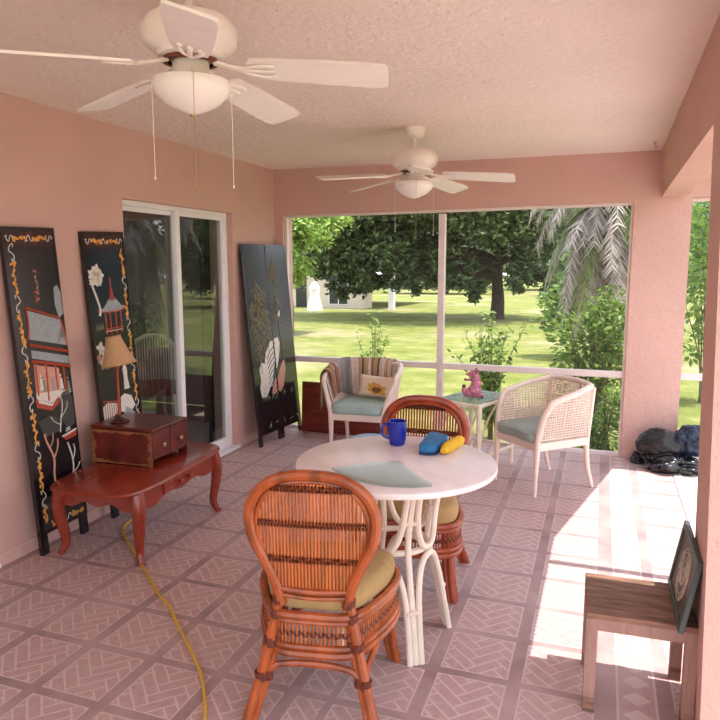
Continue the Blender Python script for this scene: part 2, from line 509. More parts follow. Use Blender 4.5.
# sliding glass doors in the left wall
def sliding_door(name, y0, y1, handle=True):
    """white frame recessed in the wall; two leaves, the far one inside the near one"""
    rt = sroot(name, (XL, 0, 0))
    xa, xb = -.13, -.05            # frame depth
    f = MB(); fw = .032
    f.box(xa, xb, y0, y0+fw, 0, DZ, .003).box(xa, xb, y1-fw, y1, 0, DZ, .003)
    f.box(xa, xb, y0+fw, y1-fw, DZ-fw, DZ, .003).box(xa, xb, y0+fw, y1-fw, 0, .035, .003)
    obj('door_frame', f, M['white_trim'], rt, 0)
    ym = (y0+y1)/2 + .0
    def leaf(a, b, xc, sw):
        m = MB(); z0, z1 = .035, DZ-fw
        m.box(xc-.016, xc+.016, a, a+sw, z0, z1, .003).box(xc-.016, xc+.016, b-sw, b, z0, z1, .003)
        m.box(xc-.016, xc+.016, a+sw, b-sw, z1-.032, z1, .003).box(xc-.016, xc+.016, a+sw, b-sw, z0, z0+.075, .003)
        l = obj('sliding_panel', m, M['white_trim'], rt, 0)
        obj('glass', MB().box(xc-.003, xc+.003, a+sw-.005, b-sw+.005, z0+.07, z1-.028), M['glass'], l, 0)
        return l
    leaf(y0+.02, ym+.03, -.108, .038)
    l = leaf(ym-.03, y1-.022, -.072, .052)
    if handle:
        obj('handle', MB().box(-.056, -.03, ym-.012, ym+.008, .95, 1.12, .006), M['white_trim'], l, 0)
    return rt
sliding_door('door_1', D0, D1, False)
sliding_door('door_2', E0, E1, False)
struct('trim_3', MB().box(XL-.05, XL+.02, D0-.02, D1+.02, 0, .025, .006).box(XL-.05, XL+.02, E0, E1+.05, 0, .025, .006), M['white_trim'], smooth=0)
# dark room behind the glass
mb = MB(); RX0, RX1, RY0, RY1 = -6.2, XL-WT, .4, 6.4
mb.box(RX0-.1, RX0, RY0, 1.2, 0, ZC).box(RX0-.1, RX0, 4.6, RY1, 0, ZC).box(RX0-.1, RX0, 1.2, 4.6, 0, .3).box(RX0-.1, RX0, 1.2, 4.6, 2.2, ZC).box(RX0, RX1, RY0-.1, RY0, 0, ZC).box(RX0, RX1, RY1, RY1+.1, 0, ZC).box(RX0, RX1, RY0, RY1, ZC, ZC+.1)  # far-wall opening added to bring daylight into the room
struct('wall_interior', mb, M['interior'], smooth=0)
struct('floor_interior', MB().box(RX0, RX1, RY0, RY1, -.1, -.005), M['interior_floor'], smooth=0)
# drape inside
mb = MB(); pts = []
for i in range(61):
    t = i/60
    pts.append((-3.13 + .02*math.sin(t*PI*9) - .02*t, 4.88 + .33*t))
mb.prism(pts + [(p[0]-.012, p[1]) for p in pts[::-1]], .02, 1.98, 'z')
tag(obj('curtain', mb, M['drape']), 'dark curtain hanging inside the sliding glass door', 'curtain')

# ground outside
mb = MB(); v = []; f = []
ys = [-20, -5, 2, 5.9, 5.96, 7, 10, 14, 18, 22, 26, 30, 36, 45, 60, 90, 160]
xs = [-90, -60, -40, -25, -15, -8, -3, 3, 8, 15, 25, 45, 70]
gz = lambda y: -.11 - .0165*max(0, min(y, 60)-6)
for y in ys:
    for x in xs:
        v.append((x, y, gz(y) - (.02 if y < 5.95 else 0)))
nx = len(xs)
for i in range(len(ys)-1):
    for j in range(nx-1):
        f.append((i*nx+j, i*nx+j+1, (i+1)*nx+j+1, (i+1)*nx+j))
mb.add(v, f)
gr = struct('ground', mb, M['lawn'], smooth=0)

# ------------------------------------------------------------------ ceiling fans
def make_fan(phi0, label):
    t = thing('ceiling_fan', label, 'fan', (-1.165, 1.78, ZC), 0, 'white five-blade ceiling fans')
    obj('canopy', MB().lathe([(.0, 0), (.066, 0), (.068, -.015), (.058, -.05), (.035, -.065), (.0, -.066)], 28, cap=False), M['fan'], t)
    obj('downrod', MB().tube([(0, 0, -.06), (0, 0, -.14)], .011, 12), M['fan'], t)
    obj('motor_housing', MB().lathe([(0, -.105), (.02, -.108), (.035, -.125), (.075, -.132), (.13, -.15), (.147, -.175), (.15, -.20), (.145, -.225), (.12, -.245),
        (.105, -.25), (.105, -.262), (.085, -.268), (0, -.27)], 40, cap=False), M['fan'], t)
    obj('switch_housing', MB().lathe([(0, -.265), (.052, -.268), (.058, -.28), (.058, -.315), (.065, -.322), (.065, -.33), (0, -.332)], 28, cap=False), M['fan'], t)
    obj('vent_ring', MB().lathe([(.07, -.268), (.088, -.27), (.09, -.278), (.07, -.281)], 28, cap=False), M['binding'], t)
    bowl = obj('light_bowl', MB().lathe([(0, -.326), (.10, -.328), (.121, -.335), (.126, -.35), (.122, -.365), (.112, -.38), (.085, -.405), (.06, -.418), (.03, -.43), (.012, -.436), (0, -.437)], 40, cap=False), M['fan_bowl'], t)
    obj('finial', MB().ball((0, -.0, -.438), .008), M['brass'], bowl)
    for k in range(5):
        a = phi0 + k*2*PI/5
        Mx = Matrix.Rotation(a, 4, 'Z')
        pit = Matrix.Rotation(R(-14), 4, 'X')
        o = [(.20, -.052), (.30, -.062), (.45, -.068), (.58, -.070), (.622, -.066), (.632, -.055), (.634, .0), (.632, .055), (.622, .066), (.58, .070), (.45, .068), (.30, .062), (.20, .052), (.185, .03), (.185, -.03)]
        drop = Matrix.Translation((0, 0, -.283)) @ Matrix.Rotation(R(4.5), 4, 'Y')
        b = obj('blade', MB().prism(o, -.004, .004, 'z', Mx @ drop @ pit), M['fan_blade'], t, 20)
        arm = MB()
        arm.tube([(.075, 0, .012), (.12, 0, .002), (.16, 0, -.004), (.20, 0, -.008)], [.016, .013, .014, .010], 8, M=Mx @ drop @ pit, flat=.5)
        for q in (-1, 0, 1):
            arm.tube(cr([(.16, 0, -.007), (.20, q*.022, -.009), (.25, q*.034, -.008), (.275, q*.028, -.007)], 5), .009, 6, M=Mx @ drop @ pit, flat=.5)
        obj('blade_arm', arm, M['fan'], b)
    for ang, ln in ((-2.2, .30), (-.95, .34), (.3, .32)):
        ch = MB(); px, py = .066*math.cos(ang), .066*math.sin(ang)
        px2, py2 = .112*math.cos(ang), .112*math.sin(ang)
        ch.tube([(px, py, -.31), (px*1.02, py*1.02, -.319), (px2*1.14, py2*1.14, -.335), (px2*1.15, py2*1.15, -.37), (px2*1.15, py2*1.15, -.345-ln)], .0009, 5)
        ch.ball((px2*1.15, py2*1.15, -.345-ln), .0035, sz=1.6, sub=1)
        obj('pull_chain', ch, M['brass'] if ang > -1 and ang < 0 else M['white_trim'], t)
    return t
fan1 = make_fan(R(15), 'white ceiling fan nearest the camera, cut by the top of the photo')
fan1.location = (-1.185, 1.83, ZC)
fan2 = dup(fan1, (-1.165, 4.3, ZC), R(-14), 'smaller-looking white ceiling fan near the screened back wall')
fan1.scale = (.93, .93, .93)
obj_hook = MB().lathe([(0, 0), (.012, 0), (.012, -.004), (0, -.005)], 12, cap=False).tube(cr([(0, 0, -.004), (0, 0, -.02), (.012, 0, -.032), (0, 0, -.04), (-.01, 0, -.032)], 5), .0025, 6)
hk = obj('ceiling_hook', obj_hook, M['brass']); hk.location = (.30, 5.36, ZC)
tag(hk, 'small metal hook screwed into the ceiling by the right beam', 'hook')

# ------------------------------------------------------------------ lacquer panels
class Relief:
    """low inlay on the panel face (local x across, z up, face at y=0 towards -y)"""
    def __init__(s, root): s.root, s.b = root, {}
    def mb(s, key): return s.b.setdefault(key, MB())
    def poly(s, key, pts, h=.003):
        s.mb(key).prism(pts, -h, .001, 'y'); return s
    def line(s, key, pts, r=.003, smooth=True):
        P = [(p[0], -.001, p[1]) for p in pts]
        if smooth and len(P) > 2: P = cr(P, 5)
        s.mb(key).tube(P, r, 6); return s
    def dot(s, key, x, z, r, sx=1, sz=1):
        s.mb(key).ball((x, 0, z), r, sx=sx, sy=.35, sz=sz, sub=1); return s
    def done(s):
        for k_, mb in s.b.items(): obj(k_[0], mb, M[k_[1]], s.root)
def scroll_border(rl, p0, p1, n, start=0):
    """pearl curls and amber sprays alternating along a line"""
    a = Vector((p0[0], p0[1])); b = Vector((p1[0], p1[1])); d = (b-a)/n; L = d.length
    t = d.normalized(); q = Vector((-t.y, t.x)); w = .014
    r2 = random.Random(int(p0[0]*1000)+n)
    for i in range(n):
        c = a + d*(i+.5)
        s = 1 if i % 2 else -1
        f = lambda u, v: (c.x + t.x*u*L + q.x*v*w*s, c.y + t.y*u*L + q.y*v*w*s)
        if (i+start) % 3 == 0:
            key = ('border_scroll', 'pearl', p0, i)
            rl.line(key, [f(-.5, .1), f(-.3, 1), f(-.1, .9), f(0, -.2), f(.2, -1), f(.45, -.6), f(.42, .1), f(.3, 0)], .0026)
            rl.line(key, [f(-.5, .1), f(-.55, -.9), f(-.35, -.8)], .0024)
        else:
            key = ('border_spray', 'gold_inlay', p0, i)
            rl.line(key, [f(-.5, -.3), f(-.2, .4), f(.1, -.4), f(.5, .3)], .0042)
            for _ in range(6):
                u, v_ = r2.uniform(-.45, .45), r2.uniform(-1, 1)
                x, z = f(u, v_); rl.dot(key, x, z, .0085, r2.uniform(.7, 1.5), r2.uniform(.7, 1.5))
def panel_body(root, W, H, bodymat, rim='black_lacquer', foot=.11, thick=.024):
    obj('panel', MB().box(0, W, 0, thick, foot, H, .002), M[bodymat], root, 0)
    for x in (0, W-.05):
        obj('foot', MB().prism([(x, 0), (x+.05, 0), (x+.05, foot+.02), (x, foot+.02)], .001, thick-.001), M[bodymat], root, 0)
    m = MB()
    m.box(0, .012, -.003, 0.002, foot, H).box(W-.012, W, -.003, .002, foot, H).box(.012, W-.012, -.003, .002, H-.014, H).box(.012, W-.012, -.003, .002, foot, foot+.014)
    obj('edge_moulding', m, M[rim], root, 0)
def lean(dx, H): return -math.asin(dx/H)

# panel with the pavilion, by the near end of the table
pa = thing('lacquer_panel', 'tall black lacquer panel with grey-roofed pavilion inlay, nearest leaning on left wall', 'panel', (-2.772, 2.70, 0), PI/2, 'inlaid lacquer screen panels', lean(.087, 1.75), 0)
pa.rotation_euler = (lean(.087, 1.75), -.0246, PI/2)
panel_body(pa, .352, 1.75, 'black_lacquer')
r = Relief(pa)
r.poly(('top_band', 'maroon_lacquer'), [(.02, 1.655), (.333, 1.655), (.333, 1.728), (.02, 1.728)], .0015)
scroll_border(r, (.024, 1.692), (.33, 1.692), 7)
scroll_border(r, (.047, 1.66), (.055, .17), 17)
scroll_border(r, (.09, .15), (.33, .15), 5, 1)
# vertical calligraphy
r3 = random.Random(3)
for k in range(6):
    z = 1.515 - k*.028
    for _ in range(5):
        x0 = .185 + r3.uniform(-.008, .008); z0 = z + r3.uniform(-.009, .009)
        if r3.random() < .5: p = [(x0-.006, z0), (x0+.006, z0+.002)]
        else: p = [(x0, z0-.006), (x0+.002, z0+.006)]
        r.line(('calligraphy', 'pinkstone'), p, .0015, False)
for z in (1.41, 1.385, 1.362): r.dot(('red_seal', 'coral'), .172, z, .009)
r.poly(('roof', 'grey_inlay'), [(.10, 1.318), (.315, 1.25), (.355, 1.10), (.095, 1.166)])
r.poly(('roof', 'grey_inlay'), [(.095, 1.108), (.35, 1.04), (.352, .995), (.093, 1.065)])
r.poly(('roof', 'grey_inlay'), [(.30, 1.425), (.325, 1.44), (.346, 1.40), (.35, 1.28), (.315, 1.262), (.296, 1.33)])
r.line(('roof_ridge', 'coral'), [(.088, 1.335), (.20, 1.297), (.318, 1.258)], .006)
r.line(('roof_ridge', 'coral'), [(.318, 1.258), (.335, 1.20), (.352, 1.10)], .005)
r.line(('roof_ridge', 'coral'), [(.095, 1.33), (.098, 1.25), (.088, 1.166)], .005)
r.line(('eave', 'coral'), [(.086, 1.138), (.22, 1.102), (.352, 1.066)], .009)
r.line(('eave', 'coral'), [(.084, 1.05), (.22, 1.018), (.352, .98)], .009)
for i in range(14):
    r.dot(('eave_bead', 'gold_inlay'), .095+i*.019, 1.136-i*.0052, .0045)
    r.dot(('eave_bead', 'gold_inlay'), .095+i*.019, 1.048-i*.0050, .0045)
r.poly(('gable', 'pearl'), [(.295, 1.14), (.325, 1.215), (.348, 1.135)])
r.line(('gable_edge', 'coral'), [(.29, 1.135), (.325, 1.22), (.352, 1.13)], .004, False)
r.poly(('hall', 'pinkstone'), [(.10, 1.03), (.27, .985), (.27, .85), (.092, .845)], .0012)
r.poly(('hall_floor', 'pearl'), [(.092, .875), (.34, .855), (.338, .835), (.185, .805), (.092, .845)], .002)
for x0, z0, x1, z1 in ((.182, 1.03, .172, .82), (.303, .995, .30, .85), (.11, 1.04, .105, .86), (.245, 1.01, .243, .87)):
    r.line(('pillar', 'coral'), [(x0, z0), (x1, z1)], .006, False)
for i, (x, z) in enumerate(((.135, .93), (.15, .92), (.215, .915), (.235, .91), (.275, .91), (.325, .885))):
    m_ = ('pearl', 'sage', 'grey_inlay', 'pinkstone')[i % 4]
    r.poly(('robed_figure', m_, i), [(x-.012, z-.045), (x-.007, z+.015), (x, z+.024), (x+.007, z+.015), (x+.013, z-.045)])
    r.dot(('robed_figure', m_, i), x, z+.033, .008)
r.poly(('terrace', 'coral'), [(.085, .845), (.19, .80), (.245, .83), (.245, .795), (.185, .762), (.085, .80)], .0025)
r.poly(('terrace_step', 'pearl'), [(.10, .84), (.188, .80), (.222, .82), (.188, .786), (.10, .822)], .0035)
r.poly(('rockery', 'darkgrey_inlay'), [(.245, .80), (.262, .845), (.29, .85), (.315, .86), (.345, .80), (.345, .66), (.30, .64), (.262, .66), (.245, .72)], .002)
r.line(('blossom_branch', 'pearl'), [(.225, .63), (.24, .70), (.262, .78), (.255, .83)], .0035)
r.line(('blossom_branch', 'pearl'), [(.244, .71), (.29, .755), (.30, .79)], .0025)
r.line(('blossom_branch', 'pearl'), [(.235, .67), (.19, .70), (.17, .73)], .0025)
r.line(('blossom_branch', 'pearl'), [(.235, .30), (.285, .385), (.29, .47), (.268, .56)], .0045)
r.line(('blossom_branch', 'pearl'), [(.28, .38), (.32, .40), (.345, .43)], .003)
r.line(('blossom_branch', 'pearl'), [(.288, .44), (.315, .50), (.31, .54)], .003)
r.line(('coral_branch', 'pinkstone'), [(.15, .30), (.146, .41), (.158, .50), (.122, .60), (.112, .65)], .0055)
r.line(('coral_branch', 'pinkstone'), [(.152, .49), (.19, .55), (.20, .60)], .004)
r.line(('coral_branch', 'pinkstone'), [(.135, .56), (.165, .60), (.17, .64)], .003)
r.poly(('boat', 'coral'), [(.24, .60), (.345, .615), (.345, .585), (.26, .575)], .003)
r.poly(('boat_deck', 'pearl'), [(.232, .607), (.345, .626), (.345, .617), (.24, .597)], .004)
r.poly(('boat_cabin', 'grey_inlay'), [(.265, .622), (.30, .628), (.295, .648), (.27, .645)], .004)
r.poly(('low_rock', 'darkgrey_inlay'), [(.08, .72), (.16, .74), (.225, .71), (.22, .64), (.12, .63)], .0015)
r.poly(('bottom_shell', 'pearl'), [(.24, .20), (.25, .245), (.275, .26), (.30, .245), (.31, .205)], .003)
r.done()

# panel with the pagoda, behind the lamp
pb = thing('lacquer_panel', 'black lacquer panel with red-pillared pagoda inlay, leaning beside sliding door behind the lamp', 'panel', (-2.782, 3.28, 0), PI/2, 'inlaid lacquer screen panels')
pb.rotation_euler = (lean(.079, 1.75), -.0331, PI/2)
panel_body(pb, .366, 1.75, 'black_lacquer')
r = Relief(pb)
r.poly(('top_band', 'maroon_lacquer'), [(.02, 1.65), (.346, 1.65), (.346, 1.728), (.02, 1.728)], .0015)
scroll_border(r, (.028, 1.692), (.345, 1.692), 7)
scroll_border(r, (.328, 1.645), (.330, .17), 17, 1)
scroll_border(r, (.03, .15), (.33, .15), 5, 1)
r.poly(('sky_field', 'dark_lacquer_blue'), [(.022, 1.19), (.31, 1.19), (.31, 1.645), (.022, 1.645)], .001)
for cx_, cz_, rr_ in ((.05, 1.50, .032), (.085, 1.52, .034), (.115, 1.49, .028), (.075, 1.46, .030), (.04, 1.455, .02), (.102, 1.452, .022)):
    pts = [(cx_ + rr_*(1+.25*math.cos(5*a_))*math.cos(a_), cz_ + rr_*(1+.25*math.cos(5*a_))*math.sin(a_)) for a_ in [i*2*PI/20 for i in range(20)]]
    r.poly(('white_peony', 'pearl'), pts, .003)
r.line(('peony_stem', 'pearl'), [(.035, 1.44), (.065, 1.36), (.085, 1.29), (.075, 1.25)], .008)
r.line(('spire', 'coral'), [(.197, 1.475), (.197, 1.40), (.197, 1.34)], .005)
r.dot(('spire', 'coral'), .197, 1.44, .010, .8, 1.4)
r.poly(('spire', 'coral'), [(.165, 1.335), (.18, 1.36), (.19, 1.41), (.204, 1.41), (.215, 1.36), (.232, 1.335)], .003)
r.poly(('pagoda_roof', 'grey_inlay'), [(.06, 1.282), (.11, 1.29), (.15, 1.325), (.168, 1.345), (.23, 1.345), (.25, 1.325), (.28, 1.295), (.312, 1.295), (.28, 1.268), (.20, 1.262), (.11, 1.265)], .003)
r.line(('pagoda_eave', 'coral'), [(.06, 1.284), (.11, 1.27), (.20, 1.264), (.28, 1.272), (.312, 1.298)], .004)
for x in (.125, .165, .215, .262):
    r.line(('pagoda_pillar', 'coral'), [(x, 1.262), (x-.003, 1.13)], .0055, False)
r.line(('pagoda_rail', 'coral'), [(.115, 1.165), (.27, 1.165)], .004, False)
r.line(('pagoda_rail', 'pearl'), [(.115, 1.15), (.27, 1.15)], .003, False)
for i in range(5):
    r.line(('pine_tuft', 'sage'), [(.03+i*.014, 1.165), (.037+i*.014, 1.205), (.044+i*.014, 1.165)], .002, False)
for cx_, cz_, rr_ in ((.05, 1.06, .03), (.085, 1.02, .032), (.06, .97, .034), (.10, .955, .026), (.03, 1.0, .022)):
    pts = [(cx_ + rr_*(1+.3*math.cos(4*a_+1))*math.cos(a_), cz_ + rr_*(1+.3*math.cos(4*a_+1))*math.sin(a_)) for a_ in [i*2*PI/20 for i in range(20)]]
    r.poly(('pale_rock', 'pinkstone' if rr_ < .03 else 'pearl'), pts, .003)
r.poly(('robed_lady', 'pearl'), [(.222, .77), (.228, .86), (.222, .90), (.238, .925), (.252, .925), (.262, .89), (.258, .85), (.272, .77)], .004)
r.dot(('robed_lady', 'pearl'), .245, .945, .013)
r.poly(('terrace', 'pearl'), [(.012, .60), (.012, .70), (.06, .72), (.14, .70), (.14, .64)], .002)
for i in range(6):
    r.line(('balustrade', 'coral'), [(.03+i*.02, .62), (.03+i*.02, .735-i*.004)], .003, False)
r.line(('balustrade', 'coral'), [(.02, .735), (.14, .712)], .004, False)
r.poly(('lotus_rock', 'pearl'), [(.17, .64), (.18, .73), (.22, .745), (.28, .72), (.31, .65), (.24, .61)], .003)
r.poly(('lotus_rock', 'grey_inlay'), [(.19, .60), (.22, .66), (.26, .64), (.30, .60)], .004)
r.done()

# folded two-leaf screen with bamboo, in the corner
ang = math.atan2(5.74-5.05, -2.63+2.70)
pc = thing('folding_screen', 'two-leaf dark blue and black lacquer screen with bamboo and pale rocks in the corner', 'screen', (-2.695, 5.045, 0), ang)
pc.rotation_euler = (lean(.150, 1.73), -.010, ang)
HW = .348; HC = 1.732
for k in (0, 1):
    x0 = k*(HW+.004)
    obj('leaf', MB().box(x0, x0+HW, 0, .02, .09, HC, .003), M['black_lacquer'], pc, 0)
    for x in (x0, x0+HW-.04):
        obj('foot', MB().prism([(x, 0), (x+.04, 0), (x+.04, .11), (x, .11)], .001, .019), M['black_lacquer'], pc, 0)
r = Relief(pc)
W2 = 2*HW+.004
r.poly(('top_band', 'dark_lacquer_blue'), [(.01, 1.64), (HW-.006, 1.64), (HW-.006, 1.72), (.01, 1.72)], .002)
r.poly(('top_band', 'dark_lacquer_blue'), [(HW+.01, 1.64), (W2-.01, 1.64), (W2-.01, 1.72), (HW+.01, 1.72)], .002)
r5 = random.Random(5)
for i in range(14):
    r.dot(('top_fleck', 'pearl'), .03+i*.048, 1.68+r5.uniform(-.015, .015), .006, 1.5, .7)
def bamboo(x0, z0, x1, z1, n, spread, key='bamboo_inlay'):
    r.line(('bamboo_stem', key), [(x0, z0), ((x0+x1)/2+r5.uniform(-.02, .02), (z0+z1)/2), (x1, z1)], .0045)
    for i in range(n):
        t = r5.uniform(.25, 1.0)
        x, z = x0+(x1-x0)*t, z0+(z1-z0)*t
        a_ = r5.uniform(-2.6, -.5); L = r5.uniform(.5, 1)*spread
        ex, ez = x+math.cos(a_)*L, z+math.sin(a_)*L
        ex = min(max(ex, .02), W2-.02)
        nx_, nz_ = -(ez-z)*.09, (ex-x)*.09
        r.poly(('bamboo_leaf', key), [(x, z), ((x+ex)/2+nx_, (z+ez)/2+nz_), (ex, ez), ((x+ex)/2-nx_, (z+ez)/2-nz_)], .002)
bamboo(.13, .62, .06, 1.25, 34, .13)
bamboo(.20, .75, .14, 1.42, 40, .14)
bamboo(.26, .80, .25, 1.36, 30, .12)
bamboo(.50, .62, .44, 1.58, 16, .13, 'bamboo_inlay')
bamboo(.43, 1.45, .46, 1.60, 18, .13, 'bamboo_inlay')
r.poly(('pale_rock', 'pearl'), [(.09, .42), (.075, .50), (.10, .56), (.09, .66), (.13, .72), (.18, .70), (.20, .78), (.24, .83), (.30, .89), (.335, .885), (.34, .70), (.30, .60), (.27, .50), (.22, .47), (.16, .41)], .003)
r.poly(('pale_rock', 'pearl'), [(.356, .90), (.42, .91), (.445, .86), (.43, .78), (.40, .70), (.356, .62)], .003)
for i in range(9):
    z = .86-i*.045
    r.line(('ink_stroke', 'black_lacquer'), [(.36, z), (.33, z-.03), (.27, z-.07), (.22, z-.12)], .005)
r.poly(('rose_rock', 'pinkstone'), [(.36, .43), (.365, .56), (.41, .62), (.46, .68), (.50, .70), (.51, .62), (.48, .54), (.45, .47), (.40, .42)], .003)
r.poly(('rose_rock', 'pinkstone'), [(.25, .41), (.27, .49), (.30, .52), (.335, .56), (.335, .43)], .0035)
r.poly(('crane', 'pearl'), [(.455, 1.10), (.475, 1.135), (.50, 1.15), (.495, 1.11), (.48, 1.085)], .003)
r.dot(('crane_crest', 'coral'), .44, 1.155, .010)
for i in range(26):
    x = .10+.5*r5.random(); z = .36+.07*r5.random()
    if abs(x-HW) < .02: continue
    r.line(('low_grass', 'sage' if i % 2 else 'darkgrey_inlay'), [(x, z), (x+.015, z+.03), (x+.035, z+.012)], .003)
for i in range(20):
    x = .16+.5*r5.random(); z = .14+.04*r5.random()
    if abs(x-HW) < .03: continue
    r.dot(('lower_fleck', 'grey_inlay'), x, z, .008, 1.4, .6)
r.done()

# ------------------------------------------------------------------ coffee table
ct = thing('coffee_table', 'low red mahogany coffee table with cabriole legs and scalloped drawer front by left wall', 'table', (-2.475, 3.185, 0), R(3))
def boat(hx, hy, n=64, ex=3.2):
    pts = []
    for i in range(n):
        a_ = 2*PI*i/n
        c_, s_ = math.cos(a_), math.sin(a_)
        pts.append((hx*math.copysign(abs(c_)**(2/ex), c_), hy*math.copysign(abs(s_)**(2/ex), s_)))
    return pts
def stack(mb, outl, levels):
    """closed solid from scaled/offset outlines: levels=(inset,z)"""
    n = len(outl); v = []; f = []
    for ins, z in levels:
        for (x, y) in outl:
            L = math.hypot(x, y); k = (L-ins)/L
            v.append((x*k, y*k, z))
    for i in range(len(levels)-1):
        for k in range(n):
            k2 = (k+1) % n
            f.append((i*n+k, i*n+k2, (i+1)*n+k2, (i+1)*n+k))
    f.append(tuple(range(n-1, -1, -1))); f.append(tuple((len(levels)-1)*n+k for k in range(n)))
    mb.add(v, f); return mb
TH = .41
obj('tabletop', stack(MB(), boat(.288, .535, 72, 4.8), [(.02, TH-.028), (.004, TH-.022), (0, TH-.014), (.006, TH-.004), (.02, TH)]), M['redwood'], ct, 40)
def scallop(a, b, z0, z1, n=40):
    """apron outline with a scalloped lower edge between a and b"""
    pts = [(a, z1), (b, z1)]
    for i in range(n+1):
        t = 1-i/n
        x = a+(b-a)*t
        u = abs(2*t-1)
        z = z0 + .016*(1-u) - .012*math.cos(u*PI*3)*(u < .92) - .008*u*u
        pts.append((x, z))
    return pts
AX, AY = .252, .415
ap = MB()
ap.prism(scallop(-AY, AY, TH-.122, TH-.026), AX-.02, AX, 'x')
ap.prism(scallop(-AY, AY, TH-.122, TH-.026), -AX, -AX+.02, 'x')
ap.prism(scallop(-AX, AX, TH-.12, TH-.026), -AY, -AY+.02, 'y')
ap.prism(scallop(-AX, AX, TH-.12, TH-.026), AY-.02, AY, 'y')
obj('apron', ap, M['redwood'], ct)
dr = obj('drawer', MB().box(AX, AX+.012, -.19, .19, TH-.098, TH-.034, .005), M['redwood'], ct, 0)
for y in (-.05, .05):
    obj('knob', MB().lathe([(0, 0), (.007, 0), (.007, .010), (.015, .016), (.017, .024), (.010, .031), (0, .032)], 16, Matrix.Translation((AX+.012, y, TH-.066)) @ Matrix.Rotation(PI/2, 4, 'Y'), False), M['redwood'], dr)
for sx in (-1, 1):
    for sy in (-1, 1):
        dxy = Vector((sx*.7, sy*.7, 0))
        def pp(o, z): return (sx*(AX-.022)+dxy.x*o, sy*(AY-.022)+dxy.y*o, z)
        path = cr([pp(.0, TH-.028), pp(.020, TH-.09), pp(.028, TH-.15), pp(.018, TH-.23), pp(.004, TH-.30), pp(.002, TH-.35), pp(.022, .018), pp(.034, .0)], 5)
        m_ = len(path); rad = []
        for i in range(m_):
            t = i/(m_-1)
            rad.append(.030*(1-t)**1.2 + .0150 + (.006 if t > .93 else 0))
        obj('leg', MB().tube(path, rad, 10), M['redwood'], ct, 60)

# little chest on the table
bx = thing('drawer_chest', 'worn dark red box with two small drawers standing on the coffee table', 'box', (-2.575, 3.305, TH), R(1.5))
bw, bd, bh = .205, .175, .222
cb = MB()
cb.box(-bw, bw-.012, -bd, bd, .035, bh-.018, .004)
obj('body', cb, M['redwood_dark'], bx, 0)
obj('lid_board', MB().box(-bw-.004, bw+.006, -bd-.004, bd+.004, bh-.018, bh, .005), M['redwood_dark'], bx, 0)
for sy in (-1, 1):
    ys_ = sy*(bd+.004)
    pts = [(-bw, 0), (-bw+.05, 0), (-bw+.06, .006), (bw-.07, .006), (bw-.06, 0), (bw, 0), (bw, bh-.019), (-bw, bh-.019)]
    e = obj('end_board', MB().prism(pts, ys_-.004, ys_+.004, 'y'), M['redwood_dark'], bx, 0)
    if sy < 0:
        w_ = MB(); yy = ys_-.0045
        r8 = random.Random(11)
        def ragged(x0, z0, x1, z1, wd, n=14):
            a1, a2 = [], []
            for i in range(n+1):
                t = i/n; x = x0+(x1-x0)*t; z = z0+(z1-z0)*t
                dx_, dz_ = (0, 1) if abs(x1-x0) > abs(z1-z0) else (1, 0)
                k = wd*r8.uniform(.3, 1.5)
                a1.append((x, z)); a2.append((x+dx_*k, z+dz_*k))
            w_.prism(a1+a2[::-1], yy-.0008, yy+.001, 'y')
        ragged(-bw, bh-.022, bw, bh-.022, -.016); ragged(-bw, .004, bw, .008, .014)
        ragged(-bw, .0, -bw, bh-.02, .022); ragged(bw, .0, bw, bh-.02, -.022)
        obj('worn_edge', w_, M['worn_edge'], e)['label'] = 'scuffed bare wood along the edges'
for y0, y1 in ((-bd+.006, -.004), (.004, bd-.006)):
    d_ = obj('drawer', MB().box(bw-.02, bw+.003, y0, y1, .045, bh-.022, .004), M['redwood_dark'], bx, 0)
    obj('knob', MB().lathe([(0, 0), (.006, 0), (.006, .008), (.013, .014), (.013, .02), (.006, .026), (0, .026)], 14, Matrix.Translation((bw+.003, (y0+y1)/2, .115)) @ Matrix.Rotation(PI/2, 4, 'Y'), False), M['knob'], d_)

# lamp
lp = thing('table_lamp', 'tan bell-shaped lamp shade on slim red stem, standing on the small chest', 'lamp', (-2.665, 3.235, TH+.222), R(20))
lp.scale = (.93, .93, .94)
obj('base', MB().lathe([(0, 0), (.062, 0), (.064, .006), (.05, .016), (.035, .024), (.018, .034), (.013, .05), (0, .05)], 8, cap=False), M['maroon_lacquer'], lp)
obj('stem', MB().lathe([(.012, .045), (.009, .09), (.008, .2), (.008, .33), (.013, .345), (.018, .36), (.022, .365), (.01, .372), (.004, .378), (0, .40)], 12, cap=False), M['coral'], lp)
shm = MB()
prof = [(.108, .365), (.100, .380), (.085, .415), (.072, .45), (.060, .49), (.051, .52), (.047, .545)]
tilt = Matrix.Translation((0, 0, .45)) @ Matrix.Rotation(R(-10), 4, 'Y') @ Matrix.Translation((0, 0, -.45))
shm.lathe(prof + [(p[0]-.003, p[1]) for p in prof[::-1]] + [prof[0]], 8*4, tilt, False)
sh = obj('lamp_shade', shm, M['shade'], lp)
tr_ = MB()
for rr_, z in ((.108, .365), (.047, .545)):
    tr_.tube([(rr_*math.cos(a_), rr_*math.sin(a_), z) for a_ in [i*2*PI/32 for i in range(32)]], .003, 6, True, tilt)
obj('shade_trim', tr_, M['brass'], sh)
obj('harp', MB().tube(cr([(.0, 0, .38), (.045, 0, .42), (.045, 0, .5), (0, 0, .54), (-.045, 0, .5), (-.045, 0, .42), (0, 0, .38)], 5), .002, 6, M=tilt).tube([(-.046, 0, .54), (.046, 0, .54)], .002, 6, M=tilt), M['brass'], lp)

